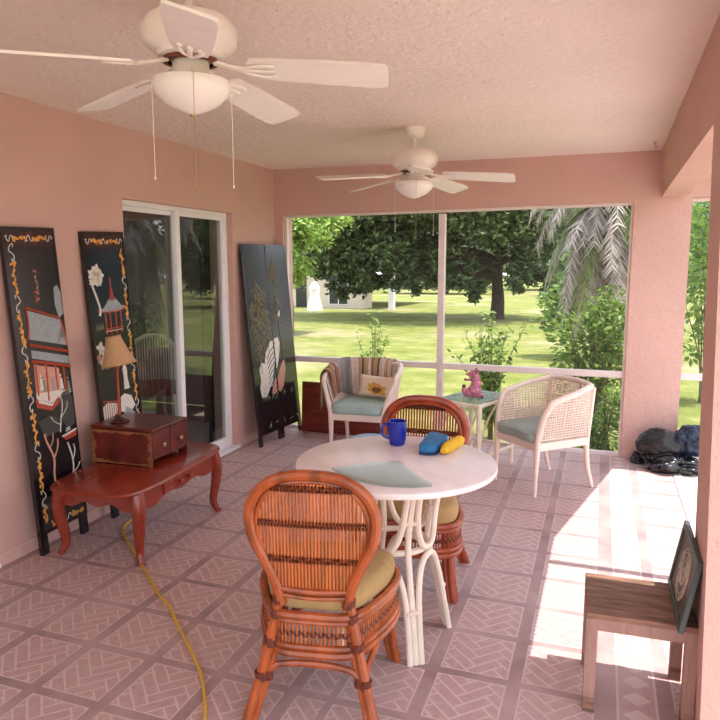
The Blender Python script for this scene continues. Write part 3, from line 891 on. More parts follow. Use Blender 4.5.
# yellow cord
pts = [(-2.66, 3.30, .007), (-2.62, 3.16, .007), (-2.50, 3.04, .007), (-2.235, 2.81, .007), (-2.08, 2.68, .007), (-1.926, 2.545, .007), (-1.80, 2.46, .007), (-1.715, 2.377, .007),
       (-1.60, 2.27, .007), (-1.51, 2.19, .007), (-1.378, 2.06, .007), (-1.28, 1.93, .007), (-1.22, 1.83, .007), (-1.16, 1.65, .007), (-1.2, 1.2, .007)]
tag(obj('extension_cord', MB().tube(cr(pts, 6), .0065, 8), M['cord']), 'yellow extension cord running across the floor from under the coffee table', 'cord')

# ------------------------------------------------------------------ rattan dining chairs
def hoop_y(z): return -.205 - .07*(z-.44)
def make_rattan(label, loc, rz, wood, reed='reed', nreed=33):
    t = thing('dining_chair', label, 'chair', loc, rz, 'rattan balloon-back dining chairs')
    key = [(.122, .40), (.132, .47), (.168, .555), (.208, .635), (.221, .70), (.216, .755), (.186, .81), (.132, .850), (.07, .868), (0, .872)]
    Z0 = .40
    full = [(-x*.975, hoop_y(z), z) for x, z in key] + [(x*.975, hoop_y(z), z) for x, z in key[-2::-1]]
    hp = cr(full, 6)
    bf = MB().tube(hp, .0195, 10)
    inner = [(x*.885, hoop_y(z)+.006, Z0+(z-Z0)*.95) for x, y, z in hp]
    bf.tube(inner, .010, 8)
    bf.tube(cr([(-.13, hoop_y(.5), .462), (0, hoop_y(.5)-.012, .459), (.13, hoop_y(.5), .462)], 6), .0105, 8)
    bf.tube(cr([(-.128, hoop_y(.475), .438), (0, hoop_y(.475)-.012, .435), (.128, hoop_y(.475), .438)], 6), .0085, 8)
    obj('back_frame', bf, M[wood], t)
    sl = MB(); n = nreed
    for i in range(n):
        x = -.19 + .38*i/(n-1)
        # top of the reed where the inner hoop reaches |x|
        zz = [q for q in inner if abs(q[0]) >= abs(x)-.004]
        if not zz: continue
        top = max(q[2] for q in zz) - .002
        bot = max(.462, min(q[2] for q in zz))
        if top-bot < .03: continue
        P = []
        for k in range(6):
            z = bot + (top-bot)*k/5
            P.append((x, hoop_y(z) - .010*(1-(x/.2)**2) + .004, z))
        sl.tube(P, .0050, 5)
    obj('back_reeds', sl, M[reed], t)
    for z in (.826, .700, .572):
        bd_ = MB(); w_ = max(abs(q[0]) for q in inner if abs(q[2]-z) < .02)*.99
        for dz_, ph in ((-.0065, 0), (.0065, PI)):
            P = []
            for k in range(67):
                x = -w_ + 2*w_*k/66
                P.append((x, hoop_y(z) - .010*(1-(x/.2)**2) + .004 + .006*math.cos(k*PI/1.0+ph), z+dz_))
            bd_.tube(P, .0070, 5)
        obj('woven_band', bd_, M['binding'], t)
    # seat rails
    plan = [(-.135, -.205), (-.205, -.09), (-.25, .05), (-.244, .165), (-.15, .228), (0, .24), (.15, .228), (.244, .165), (.25, .05), (.205, -.09), (.135, -.205), (0, -.222)]
    sf = MB()
    for z, rr_ in ((.372, .0155), (.350, .010), (.258, .012), (.233, .0155)):
        sf.tube(cr([(x, y, z) for x, y in plan], 5, True), rr_, 8, True)
    obj('seat_frame', sf, M[wood], t)
    loop = cr([(x, y, 0) for x, y in plan], 10, True)
    ar = MB()
    for q in loop[::1]:
        ar.tube([(q.x*.985, q.y*.985, .245), (q.x*.985, q.y*.985, .365)], .0038, 5)
    obj('apron_reeds', ar, M[reed], t)
    ab = MB()
    for ph in (0, PI):
        ab.tube([(q.x*(.985+.018*math.cos(k*PI+ph)), q.y*(.985+.018*math.cos(k*PI+ph)), .303+(.005 if ph else -.005)) for k, q in enumerate(loop)], .005, 5, True)
    obj('apron_band', ab, M['binding'], t)
    cs = MB(); sh_ = cr([(x*.965, y*.95+.010, 0) for x, y in plan], 4, True)
    ol = [(q.x, q.y) for q in sh_]
    stack(cs, ol, [(.03, .375), (.004, .385), (0, .415), (.006, .44), (.03, .457), (.08, .466), (.15, .469)])
    obj('seat_cushion', cs, M['olive_cushion'], t, 60)
    for sx in (-1, 1):
        lg = MB()
        main = cr([(sx*.123, -.203, .42), (sx*.140, -.208, .33), (sx*.165, -.220, .22), (sx*.196, -.245, .10), (sx*.224, -.272, 0)], 5)
        lg.tube(main, .0185, 10)
        lg.tube([(p.x-sx*.024, p.y+.010, p.z) for p in main if p.z < .34], .0125, 8)
        l = obj('rear_leg', lg, M[wood], t)
        for z in (.43, .372, .255, .15):
            bn = MB()
            i = min(range(len(main)), key=lambda k: abs(main[k].z-z)); c = main[i]
            bn.tube([(c.x+sx*.002, c.y, c.z+.017), (c.x, c.y, c.z-.017)], .0205, 10)
            if z < .33: bn.tube([(c.x-sx*.023, c.y+.010, c.z+.017), (c.x-sx*.025, c.y+.010, c.z-.017)], .0165, 10)
            obj('binding', bn, M['binding'], l)
        lg = MB()
        for ox, oy in ((0, 0), (.024, -.004), (-.004, -.024)):
            lg.tube(cr([(sx*(.212-ox), .150+oy, .37), (sx*(.220-ox), .158+oy, .25), (sx*(.234-ox), .168+oy, .1), (sx*(.252-ox), .180+oy, 0)], 4), .0145, 8)
        l = obj('front_leg', lg, M[wood], t)
        obj('binding', MB().tube([(sx*.210, .148, .262), (sx*.211, .149, .235)], .031, 10), M['binding'], l)
        obj('stretcher', MB().tube(cr([(sx*.196, -.235, .09), (sx*.180, -.21, .16), (sx*.195, -.14, .205), (sx*.212, -.02, .216), (sx*.215, .09, .205), (sx*.218, .148, .15), (sx*.225, .158, .08)], 5), .0115, 8), M[wood], t)
    obj('stretcher', MB().tube(cr([(-.188, -.246, .07), (-.168, -.228, .14), (-.140, -.222, .178), (-.08, -.222, .194), (0, -.222, .198), (.08, -.222, .194), (.140, -.222, .178), (.168, -.228, .14), (.188, -.246, .07)], 5), .0125, 8), M[wood], t)
    obj('stretcher', MB().tube(cr([(-.212, .158, .07), (-.20, .155, .14), (-.12, .17, .20), (0, .175, .208), (.12, .17, .20), (.20, .155, .14), (.212, .158, .07)], 5), .0125, 8), M[wood], t)
    return t
ch1 = make_rattan('honey rattan dining chair in front, its back turned to the camera', (-.920, 2.205, 0), R(11), 'rattan')
ch2 = make_rattan('reddish rattan dining chair on the far side of the round table', (-.835, 3.12, 0), R(180), 'rattan_red', 'rattan_red', 27)

# ------------------------------------------------------------------ round table
tb = thing('dining_table', 'round whitewashed dining table on bent white rattan base', 'table', (-.768, 2.60, 0), R(-53))
TZ = .762
obj('tabletop', MB().lathe([(0, TZ-.030), (.395, TZ-.030), (.408, TZ-.026), (.412, TZ-.015), (.410, TZ-.005), (.402, TZ), (0, TZ)], 72, cap=False), M['tabletop'], tb, 40)
for k in range(4):
    Rm = Matrix.Rotation(k*PI/2, 4, 'Z')
    lg = MB()
    for s in (0,):
        o = 0
        if s == 0:
            P = [(.24, o, 0), (.210, o, .15), (.165, o, .33), (.145, o, .44), (.165, o, .57), (.215, o, TZ-.028)]
        else:
            P = [(.258, o, 0), (.218, o, .15), (.170, o, .32), (.152, o, .40), (.155, o*1.1, .47), (.175, o*1.6, .58), (.215, o*1.2, .712)]
        lg.tube(cr(P, 6), .0135, 8, M=Rm)
    l = obj('leg', lg, M['white_rattan'], tb)
    for z, rr_ in ((.20, .205), (.55, .158)):
        bn = MB().box(rr_-.016, rr_+.016, -.030, .030, z-.008, z+.008, .003, Rm)
        obj('binding', bn, M['cane'], l)
    # arches to the next leg
    def pol(r_, a_, z): return (r_*math.cos(a_), r_*math.sin(a_), z)
    q = PI/2
    obj('arch', MB().tube(cr([pol(.243, .10, 0), pol(.216, .115, .14), pol(.188, .17, .27), pol(.160, .36, .36), pol(.145, q/2, .388), pol(.160, q-.36, .36), pol(.188, q-.17, .27), pol(.216, q-.115, .14), pol(.243, q-.10, 0)], 5), .013, 8, M=Rm), M['white_rattan'], tb)
    obj('arch', MB().tube(cr([pol(.225, .12, TZ-.03), pol(.185, .15, .62), pol(.165, .22, .52), pol(.155, .42, .445), pol(.15, q/2, .425), pol(.155, q-.42, .445), pol(.165, q-.22, .52), pol(.185, q-.15, .62), pol(.225, q-.12, TZ-.03)], 5), .013, 8, M=Rm), M['white_rattan'], tb)
obj('ring', MB().tube([(.132*math.cos(a_), .132*math.sin(a_), .415) for a_ in [i*2*PI/36 for i in range(36)]], .0135, 8, True), M['white_rattan'], tb)

# on the table
mg = thing('mug', 'cobalt blue mug standing on the round white table', 'mug', (-.832, 2.835, TZ), R(197))
obj('cup', MB().lathe([(0, .003), (.030, .0), (.034, .004), (.039, .03), (.042, .06), (.042, .085), (.041, .108), (.0385, .108), (.038, .06), (.034, .012), (0, .01)], 28, cap=False), M['mug'], mg)
obj('handle', MB().tube(cr([(.038, 0, .090), (.058, 0, .092), (.070, 0, .07), (.064, 0, .042), (.036, 0, .028)], 6), .0065, 8), M['mug'], mg)
bc = thing('pouch', 'flat blue fabric pouch on the round table beside the yellow roll', 'pouch', (-.672, 2.83, TZ), R(2))
bc.scale = (.86, .95, 1)
ol = [(-.030, -.135), (.0, -.137), (.042, -.122), (.048, -.112), (.066, .07), (.062, .085), (-.02, .128), (-.034, .125), (-.042, .10), (-.038, -.12)]
ol = [Vector((*p, 0)) for p in ol]
obj('body', stack(MB(), [(q.x, q.y) for q in ol], [(.006, 0), (0, .006), (0, .038), (.004, .044), (.02, .046)]), M['blue_case'], bc, 50)
obj('lower_edge', stack(MB(), [(q.x*1.01, q.y*1.01) for q in ol], [(0, .004), (-.001, .010), (0, .016)]), M['navy'], bc, 50)
yr = MB()
path = cr([(-.598, 2.715, TZ+.024), (-.590, 2.76, TZ+.026), (-.577, 2.83, TZ+.026), (-.565, 2.89, TZ+.026), (-.558, 2.93, TZ+.024)], 6)
nn = len(path)
yr.tube(path, [.012+.013*min(1, 4*min(i, nn-1-i)/(nn-1)) for i in range(nn)], 14)
tag(obj('foam_roll', yr, M['yellow']), 'yellow foam roll lying on the round table against the blue pouch', 'roll')
gp = [(-.955, 2.415), (-.89, 2.352), (-.80, 2.305), (-.70, 2.285), (-.60, 2.305), (-.535, 2.345), (-.60, 2.42), (-.675, 2.515), (-.715, 2.575), (-.755, 2.572), (-.79, 2.55), (-.83, 2.535), (-.88, 2.475)]
cx_ = sum(p[0] for p in gp)/len(gp); cy_ = sum(p[1] for p in gp)/len(gp)
gl = obj('glass_plate', stack(MB(), [(p[0]-cx_, p[1]-cy_) for p in gp], [(.004, 0), (0, .003), (0, .010), (.004, .013)]), glassmat('plate_glass', (.80, .86, .84), 1.45, .10, .55), smooth=30)
gl.location = (cx_-.01, cy_-.035, TZ+.002)
tag(gl, 'clear fan-shaped glass plate lying on the near side of the round table', 'plate')

# ------------------------------------------------------------------ tub chairs
def interp_path(pts, n):
    P = [Vector((*p, 0)) for p in pts]
    d = [0]
    for i in range(1, len(P)): d.append(d[-1]+(P[i]-P[i-1]).length)
    out = []
    for k in range(n+1):
        s = d[-1]*k/n
        i = max(j for j in range(len(d)) if d[j] <= s+1e-9); i = min(i, len(P)-2)
        t = (s-d[i])/(d[i+1]-d[i])
        out.append((P[i].lerp(P[i+1], t), s))
    return out, d[-1]
def make_tub(name, label, loc, rz, style, flare=0.0, cushion='grey_cushion', zb=.725, za=.655):
    t = thing(name, label, 'armchair', loc, rz)
    hw, hd = .215, .235
    SZ = .37
    rails = MB()
    rails.box(-hw, hw, hd-.035, hd, SZ-.055, SZ, .006).box(-hw, hw, -hd, -hd+.03, SZ-.055, SZ, .006)
    for s in (-1, 1): rails.box(s*hw-.016, s*hw+.016, -hd, hd, SZ-.055, SZ, .006)
    rails.box(-hw+.01, hw-.01, -hd+.02, hd-.02, SZ-.02, SZ-.006)
    obj('seat_frame', rails, M['white_wood'], t, 0)
    for sx in (-1, 1):
        obj('leg', MB().tube([(sx*(hw+.002), hd-.016, SZ+.02), (sx*hw, hd-.016, SZ-.06), (sx*(hw-.001), hd-.014, .2), (sx*hw, hd-.010, 0)], [.021, .021, .017, .011], 10), M['white_wood'], t)
        obj('leg', MB().tube(cr([(sx*hw, -hd+.02, SZ), (sx*hw, -hd+.015, SZ-.08), (sx*(hw+.002), -hd-.002, .15), (sx*(hw+.006), -hd-.05, 0)], 4), [.020]*4+[.018]*4+[.016]*3+[.013]*2, 10), M['white_wood'], t)
    # rail
    fl = flare
    half = [(hw+.002, hd-.016, SZ), (hw+.010+fl*.3, hd-.024, SZ+.08), (hw+.022+fl*.6, hd-.042, SZ+.165), (hw+.034+fl, hd-.075, SZ+.24), (hw+.038+fl, hd-.105, za-.012), (hw+.038+fl, hd-.15, za), (hw+.034+fl, -.08, (za+zb)/2+.003),
            (hw+.004+fl, -hd+.02, zb-.006), (hw-.008+fl, -hd-.012, zb), (hw-.04+fl, -hd-.03, zb+.001), (hw*.5, -hd-.042, zb+.008), (0, -hd-.048, zb+.012)]
    rl = cr([(-x, y, z) for x, y, z in half] + half[-2::-1], 6)
    obj('top_rail', MB().tube(rl, .021, 10, flat=.85), M['white_wood'], t)
    # back posts
    for sx in (-1, 1):
        obj('back_post', MB().tube([(sx*(hw-.004), -hd+.005, SZ-.01), (sx*(hw-.002+fl*.5), -hd-.015, .55), (sx*(hw+.0+fl), -hd-.03, zb-.01)], .015, 8), M['white_wood'], t)
    # panels
    base = [(hw, hd-.02), (hw, -hd+.01), (hw-.03, -hd+.003), (-hw+.03, -hd+.003), (-hw, -hd+.01), (-hw, hd-.02)]
    N = 66 if style == 'cane' else 60
    path, L = interp_path(base, N)
    # height of rail over each base point: match by fraction along each run
    m_ = len(rl)
    seg = [(Vector((p.x, p.y, 0))) for p in rl]
    cols = []
    for p, s in path:
        # nearest rail point radially
        best = min(range(m_), key=lambda i: (seg[i]-p*1.05).length)
        cols.append((Vector((p.x, p.y, SZ)), rl[best]))
    cn = MB()
    if style == 'cane':
        for a_, b_ in cols: 
            if b_.z > SZ+.03: cn.tube([a_, b_], .0046, 4)
        nz_ = 20
        for k in range(1, nz_):
            z = SZ + (zb+.01-SZ)*k/nz_
            run = []
            for a_, b_ in cols:
                if b_.z > z+.004:
                    q = a_.lerp(b_, (z-SZ)/(b_.z-SZ)); run.append(q)
                else:
                    if len(run) > 2: cn.tube(run, .0046, 4)
                    run = []
            if len(run) > 2: cn.tube(run, .0046, 4)
        nm = 'cane_panel'
    else:
        for a_, b_ in cols:
            if b_.z > SZ+.03: cn.tube([a_, b_], .0062, 5)
        nm = 'slat_panel'
    obj(nm, cn, M['cane'] if style == 'cane' else M['white_wood'], t)
    cp = [(hw-.012, hd-.012), (hw-.012, -hd+.05), (hw-.05, -hd+.02), (-hw+.05, -hd+.02), (-hw+.012, -hd+.05), (-hw+.012, hd-.012), (0, hd+.002)]
    ol = cr([(x, y, 0) for x, y in cp], 4, True)
    cs = stack(MB(), [(q.x, q.y) for q in ol], [(.012, SZ), (0, SZ+.012), (0, SZ+.055), (.012, SZ+.068), (.05, SZ+.075), (.12, SZ+.078)])
    c = obj('seat_cushion', cs, M[cushion], t, 60)
    obj('piping', MB().tube([(q.x*1.0, q.y*1.0, SZ+.058) for q in ol], .004, 6, True), M[cushion], c)
    return t, SZ
tc1, SZ = make_tub('cane_armchair', 'cream cane tub chair with grey-green cushion near the right-hand column', (-.364, 4.86, 0), R(135.5), 'cane')
# small dark pen on its cushion
pn = obj('pen', MB().tube([(-.35, 5.00, SZ+.0835), (-.26, 5.03, SZ+.0835)], .006, 8), M['black_lacquer'])
tag(pn, 'small black pen lying on the cane tub chair cushion', 'pen')
BX, BY, BR = -1.82, 5.21, R(184)
tc2, SZ = make_tub('slatted_armchair', 'cream slat-sided tub chair with pale teal cushion, draped with a throw', (BX, BY, 0), BR, 'slat', .045, 'teal_cushion', .715, .665)

# throw over the back of it
def blanketmat():
    m, nt, b = newmat('striped_knit')
    tc = nt.nodes.new('ShaderNodeTexCoord'); sp = nt.nodes.new('ShaderNodeSeparateXYZ')
    nt.links.new(tc.outputs['UV'], sp.inputs[0])
    u = E_(nt, sp.outputs[0])
    br, gr_, wh, tn, dk = lin(150, 100, 72), lin(150, 142, 138), lin(222, 200, 188), lin(186, 150, 112), lin(105, 82, 68)
    st = [(0, br), (.03, tn), (.06, dk), (.08, br), (.12, tn), (.15, dk), (.17, br), (.21, wh), (.23, br), (.25, gr_), (.58, wh), (.66, tn), (.68, wh), (.69, dk), (.71, tn), (.75, wh), (.77, br), (.80, tn), (.84, dk), (.86, wh), (.92, tn), (.95, wh)]
    c = ramp(nt, u.v, st, True)
    vec = coords(nt)
    nz = noisen(nt, vec, 90, 3, .7)
    c = mixc(nt, (E_(nt, nz)-.4)*1.6, c, lin(95, 88, 84))
    nt.links.new(c, b.inputs['Base Color']); b.inputs['Roughness'].default_value = .95
    bumpn(nt, b, noisen(nt, vec, 160, 3), .6, .004)
    return m
def sheet(name, grid, m, parent=None, thick=.008):
    nu, nv = len(grid), len(grid[0])
    v = [p for row in grid for p in row]; f = []
    for i in range(nu-1):
        for j in range(nv-1):
            f.append((i*nv+j, (i+1)*nv+j, (i+1)*nv+j+1, i*nv+j+1))
    me = bpy.data.meshes.new(name); me.from_pydata([tuple(p) for p in v], [], f)
    uv = me.uv_layers.new(name='UVMap')
    for p in me.polygons:
        for li in p.loop_indices:
            vi = me.loops[li].vertex_index
            uv.data[li].uv = ((vi//nv)/(nu-1), (vi % nv)/(nv-1))
    me.shade_smooth(); me.materials.append(m)
    o = bpy.data.objects.new(name, me); C.objects.link(o)
    s = o.modifiers.new('thickness', 'SOLIDIFY'); s.thickness = thick; s.offset = 1
    o.modifiers.new('smooth', 'SUBSURF').levels = 1
    if parent: o.parent = parent
    return o
grid = []
r9 = random.Random(9)
# local frame of the chair: viewer's left is +x; rail at y about -.27, flared
pathx = [(.298, .115), (.300, .02), (.296, -.09), (.280, -.19), (.260, -.24), (.222, -.268), (.12, -.28), (.0, -.287), (-.11, -.282), (-.205, -.27)]
P9 = cr([(x, y, 0) for x, y in pathx], 5)
for i, p in enumerate(P9):
    t_ = i/(len(P9)-1)
    inn = Vector((-p.x, -p.y+.03, 0)).normalized()
    if t_ < .28: rz_ = .665+.05*t_/.28
    else: rz_ = .715 + .012*min(1, (t_-.28)/.3)
    rz_ += .024
    wob = .006*math.sin(t_*37) + .004*math.sin(t_*71)
    lowin = SZ+.095 + .02*math.sin(t_*9); lowout = .36 + .05*math.sin(t_*5) if t_ < .33 else .56
    row = []
    for k in range(7):     # inside from the seat up
        z = lowin + (rz_-.02-lowin)*k/6
        row.append(p + inn*(.042 + .03*(1-k/6) + wob*(1+k % 2)) + Vector((0, 0, z)))
    row.append(p + inn*.018 + Vector((0, 0, rz_+.008)))
    row.append(p - inn*.012 + Vector((0, 0, rz_+.008)))
    for k in range(6):
        z = rz_-.02 + (lowout-rz_+.02)*k/5
        row.append(p - inn*(.034 + wob) + Vector((0, 0, z)))
    grid.append(row)
th = sheet('throw_blanket', grid, blanketmat())
th.location = (BX, BY, 0); th.rotation_euler = (0, 0, BR)
tag(th, 'grey, white and brown striped throw draped over the slat-sided tub chair', 'blanket')
# pillow
def pillowmat():
    m, nt, b = newmat('printed_pillow')
    tc = nt.nodes.new('ShaderNodeTexCoord'); mp = nt.nodes.new('ShaderNodeMapping')
    nt.links.new(tc.outputs['Object'], mp.inputs['Vector'])
    mp.inputs['Location'].default_value = (-.02, 0, .02)
    sp = nt.nodes.new('ShaderNodeSeparateXYZ'); nt.links.new(mp.outputs[0], sp.inputs[0])
    x, z = E_(nt, sp.outputs[0]), E_(nt, sp.outputs[2])
    nz = E_(nt, noisen(nt, coords(nt), 22, 4))
    d = (x*x*110 + z*z*240) + nz*2.6 - .7
    blob = d.lt(1.25); core = (x*x*300 + (z+.012)*(z+.012)*900 + nz*2.2 - .5).lt(1.0)
    c = mixc(nt, blob, lin(222, 196, 172), lin(205, 150, 70)); c = mixc(nt, core, c, lin(120, 75, 45))
    nt.links.new(c, b.inputs['Base Color']); b.inputs['Roughness'].default_value = .9
    return m
pm = MB(); n = 18; v = []; f = []
for side in (1, -1):
    for i in range(n+1):
        for j in range(n+1):
            a_, b_ = i/n*2-1, j/n*2-1
            k = max(0, (1-a_**4)*(1-b_**4))**.5
            pin = 1-.10*(1-abs(a_))*0 - .06*(abs(a_*b_))*0
            v.append((a_*.145*(1-.07*(1-b_*b_)*0+.04*abs(b_)), side*.048*k, b_*.085*(1+.05*abs(a_))))
o2 = (n+1)**2
for s in (0, 1):
    for i in range(n):
        for j in range(n):
            q = [s*o2+i*(n+1)+j, s*o2+(i+1)*(n+1)+j, s*o2+(i+1)*(n+1)+j+1, s*o2+i*(n+1)+j+1]
            f.append(tuple(q if s else q[::-1]))
pm.add(v, f)
pl = obj('pillow', pm, pillowmat(), smooth=80)
pl.location = (BX+.075, BY+.095, SZ+.178); pl.rotation_euler = (R(-14), R(4), R(4))
tag(pl, 'small cream pillow with golden-brown print propped on the slat-sided tub chair', 'pillow')

# footstool
fs = thing('footstool', 'low round pale blue footstool partly hidden behind the round table', 'stool', (-1.56, 4.62, 0), 0)
obj('cushion', MB().lathe([(0, .20), (.17, .20), (.19, .215), (.195, .245), (.18, .275), (.13, .292), (.06, .298), (0, .30)], 36, cap=False), M['paleblue'], fs, 60)
for k in range(4):
    a_ = PI/4+k*PI/2
    obj('leg', MB().tube([(.13*math.cos(a_), .13*math.sin(a_), .205), (.15*math.cos(a_), .15*math.sin(a_), 0)], [.016, .011], 8), M['white_wood'], fs)

# stained plank leaning at the screen
pk = obj('plank', MB().box(-.44, .44, -.012, .012, 0, .47, .003), M['plank'])
pk.location = (-2.12, 5.693, .037); pk.rotation_euler = (R(-4), 0, 0)
pk.location = (-2.175, 5.712, .001)
tag(pk, 'red-stained wooden board standing against the screen beside the throw-draped tub chair', 'board')

# side table with glass top and its figurine
st = thing('side_table', 'white rattan side table with glass top beside the cane tub chair', 'table', (-.885, 5.13, 0), R(70))
tx, ty, tz = .26, .185, .55
obj('glass_top', MB().box(-tx+.012, tx-.012, -ty+.012, ty-.012, tz, tz+.008, .002), M['tableglass'], st, 0)
fr = MB()
for z in (tz-.014, .14):
    fr.tube([(tx, ty, z), (-tx, ty, z), (-tx, -ty, z), (tx, -ty, z)], .0145, 8, True)
obj('frame', fr, M['white_rattan'], st)
for sx in (-1, 1):
    for sy in (-1, 1):
        obj('leg', MB().tube([(sx*tx, sy*ty, tz), (sx*tx, sy*ty, 0)], .019, 10), M['white_rattan'], st)
br = MB()
for sy in (-1, 1):
    br.tube(cr([(-tx, sy*ty, .22), (-tx*.55, sy*ty, .40), (0, sy*ty, tz-.03)], 5), .009, 6).tube(cr([(tx, sy*ty, .22), (tx*.55, sy*ty, .40), (0, sy*ty, tz-.03)], 5), .009, 6)
for sx in (-1, 1):
    br.tube(cr([(sx*tx, -ty, .22), (sx*tx, -ty*.55, .40), (sx*tx, 0, tz-.03)], 5), .009, 6).tube(cr([(sx*tx, ty, .22), (sx*tx, ty*.55, .40), (sx*tx, 0, tz-.03)], 5), .009, 6)
obj('bent_brace', br, M['white_rattan'], st)
fg = thing('figurine', 'glossy pink ceramic animal figurine sitting on the glass side table', 'figurine', (-.885, 5.04, tz+.0095), R(20))
fg.scale = (1.08, 1.08, 1.04)
b = MB()
for c_, r_, s_ in (((.005, 0, .05), .05, (1, .85, 1)), ((.018, 0, .095), .042, (.9, .8, 1.2)), ((.015, 0, .14), .034, (.9, .85, 1.1)), ((.0, 0, .178), .03, (1.15, .85, .9)), ((-.032, 0, .172), .015, (1.3, .9, .8)),
                   ((-.035, 0, .035), .034, (1.2, .9, .9)), ((-.065, 0, .06), .02, (.9, .8, 1.3)), ((-.028, .018, .128), .012, (2.2, .8, .8)), ((.02, .02, .205), .01, (1, 1, 1.3)), ((.02, -.02, .205), .01, (1, 1, 1.3)), ((.045, 0, .02), .024, (1.1, 1, .8))):
    b.ball(c_, r_, *s_, sub=3)
bo = obj('body', b, M['pinkglaze'], fg, 0)
rm = bo.modifiers.new('merge', 'REMESH'); rm.mode = 'VOXEL'; rm.voxel_size = .004; rm.use_smooth_shade = True
bo.modifiers.new('soften', 'SMOOTH').iterations = 4
mk = MB()
for c_, r_ in (((-.066, 0, .085), .014), ((-.055, .018, .13), .010), ((.055, 0, .014), .018), ((.022, 0, .203), .012), ((.012, -.027, .187), .006), ((-.05, 0, .175), .006)):
    mk.ball(c_, r_)
obj('glaze_marks', mk, M['maroonglaze'], fg)['label'] = 'maroon glazed tips and spots'

# ------------------------------------------------------------------ stool with leaning picture, right foreground
sb = thing('wooden_stool', 'weathered square wooden stool against the near column', 'stool', (.172, 2.50, 0), R(2))
sx_, sy_, H_ = .178, .162, .37
obj('seat', MB().box(-sx_, sx_, -sy_, sy_, H_-.02, H_, .003), M['weathered'], sb, 0)
ap = MB()
ap.box(-sx_+.03, sx_-.03, -sy_+.004, -sy_+.022, H_-.062, H_-.02).box(-sx_+.03, sx_-.03, sy_-.022, sy_-.004, H_-.062, H_-.02)
ap.box(-sx_+.004, -sx_+.022, -sy_+.03, sy_-.03, H_-.062, H_-.02).box(sx_-.022, sx_-.004, -sy_+.03, sy_-.03, H_-.062, H_-.02)
obj('apron', ap, M['bare_wood'], sb, 0)
for sx in (-1, 1):
    for sy in (-1, 1):
        l = obj('leg', MB().box(sx*sx_-sx*.040, sx*sx_, sy*sy_-sy*.036, sy*sy_, .055, H_-.02, .002), M['bare_wood'], sb, 0)
        obj('dark_foot', MB().box(sx*sx_-sx*.040, sx*sx_, sy*sy_-sy*.036, sy*sy_, 0, .055, .002), M['weathered'], l, 0)['label'] = 'darker lower end of the leg'  # leg ends in a darker wood tone
pf = thing('picture_frame', 'grey-green framed picture standing on the wooden stool, leaning on the column', 'picture', (.290, 2.475, H_+.001), R(-90))
pf.rotation_euler = (math.asin(-.043/.25), 0, R(-90))
FW, FH = .193, .255
m_ = MB()
m_.box(-FW, FW, -.009, .009, 0, .024, .003).box(-FW, FW, -.009, .009, FH-.024, FH, .003).box(-FW, -FW+.024, -.009, .009, .02, FH-.02, .003).box(FW-.024, FW, -.009, .009, .02, FH-.02, .003)
obj('frame', m_, M['frame_green'], pf, 0)
pic = obj('picture', MB().box(-FW+.02, FW-.02, -.002, .004, .02, FH-.02), M['picture'], pf, 0)
sk = MB(); r6 = random.Random(21)
for k in range(34):
    a0 = r6.uniform(0, 6.28); rr_ = r6.uniform(.012, .09); P = []
    for i in range(9):
        a_ = a0 + i*.22
        P.append((rr_*1.05*math.cos(a_)+r6.uniform(-.002, .002), -.0025, .13 + rr_*1.1*math.sin(a_)))
    sk.tube(P, .0024, 5)
obj('sketch_lines', sk, M['sketch'], pic)
# small bright clip at the corner of the frame
# ------------------------------------------------------------------ bags by the column
def lump(c, s, seed, amp=.16, sub=5, flat=0.0, freq=4.0):
    bm = bmesh.new(); bmesh.ops.create_icosphere(bm, subdivisions=sub, radius=1)
    for v in bm.verts:
        d = v.co.normalized()
        n1 = noise.fractal(d*1.6 + Vector((seed, 0, 0)), 1.0, 2.0, 3)
        n2 = abs(noise.noise(d*freq + Vector((0, seed, 0))))
        n3 = abs(noise.noise(d*freq*2.3 + Vector((0, 0, seed))))
        k = 1 + amp*n1 - amp*.7*n2 - amp*.35*n3
        p = Vector((d.x*s[0]*k, d.y*s[1]*k, d.z*s[2]*k))
        if p.z < -s[2]*.75: p.z = -s[2]*.75
        v.co = p + Vector(c)
    mb = MB(); mb.bm(bm); return mb
def bag(name, c, s, seed, m, label, **kw):
    o = obj(name, lump((0, 0, s[2]*.75), s, seed, **kw), M[m], smooth=60)
    o.location = c
    return tag(o, label, 'bag', 'bags heaped by the column')
bag('trash_bag', (.56, 5.50, .0), (.22, .15, .085), 1.3, 'blackbag', 'shiny black plastic bag on the floor at the front of the heap by the column', amp=.3, freq=2.0)
bag('trash_bag', (.47, 5.58, .10), (.175, .12, .115), 4.1, 'greybag', 'dull charcoal bag on top of the heap by the back column', amp=.14, freq=2.2)
bag('trash_bag', (.69, 5.60, .12), (.14, .12, .13), 7.7, 'bluebag', 'dark navy bag at the right of the heap by the column', amp=.2, freq=2.5)
bag('trash_bag', (.335, 5.66, .0), (.07, .06, .05), 9.2, 'blackbag', 'small black flap of plastic at the left end of the bag heap', amp=.4)

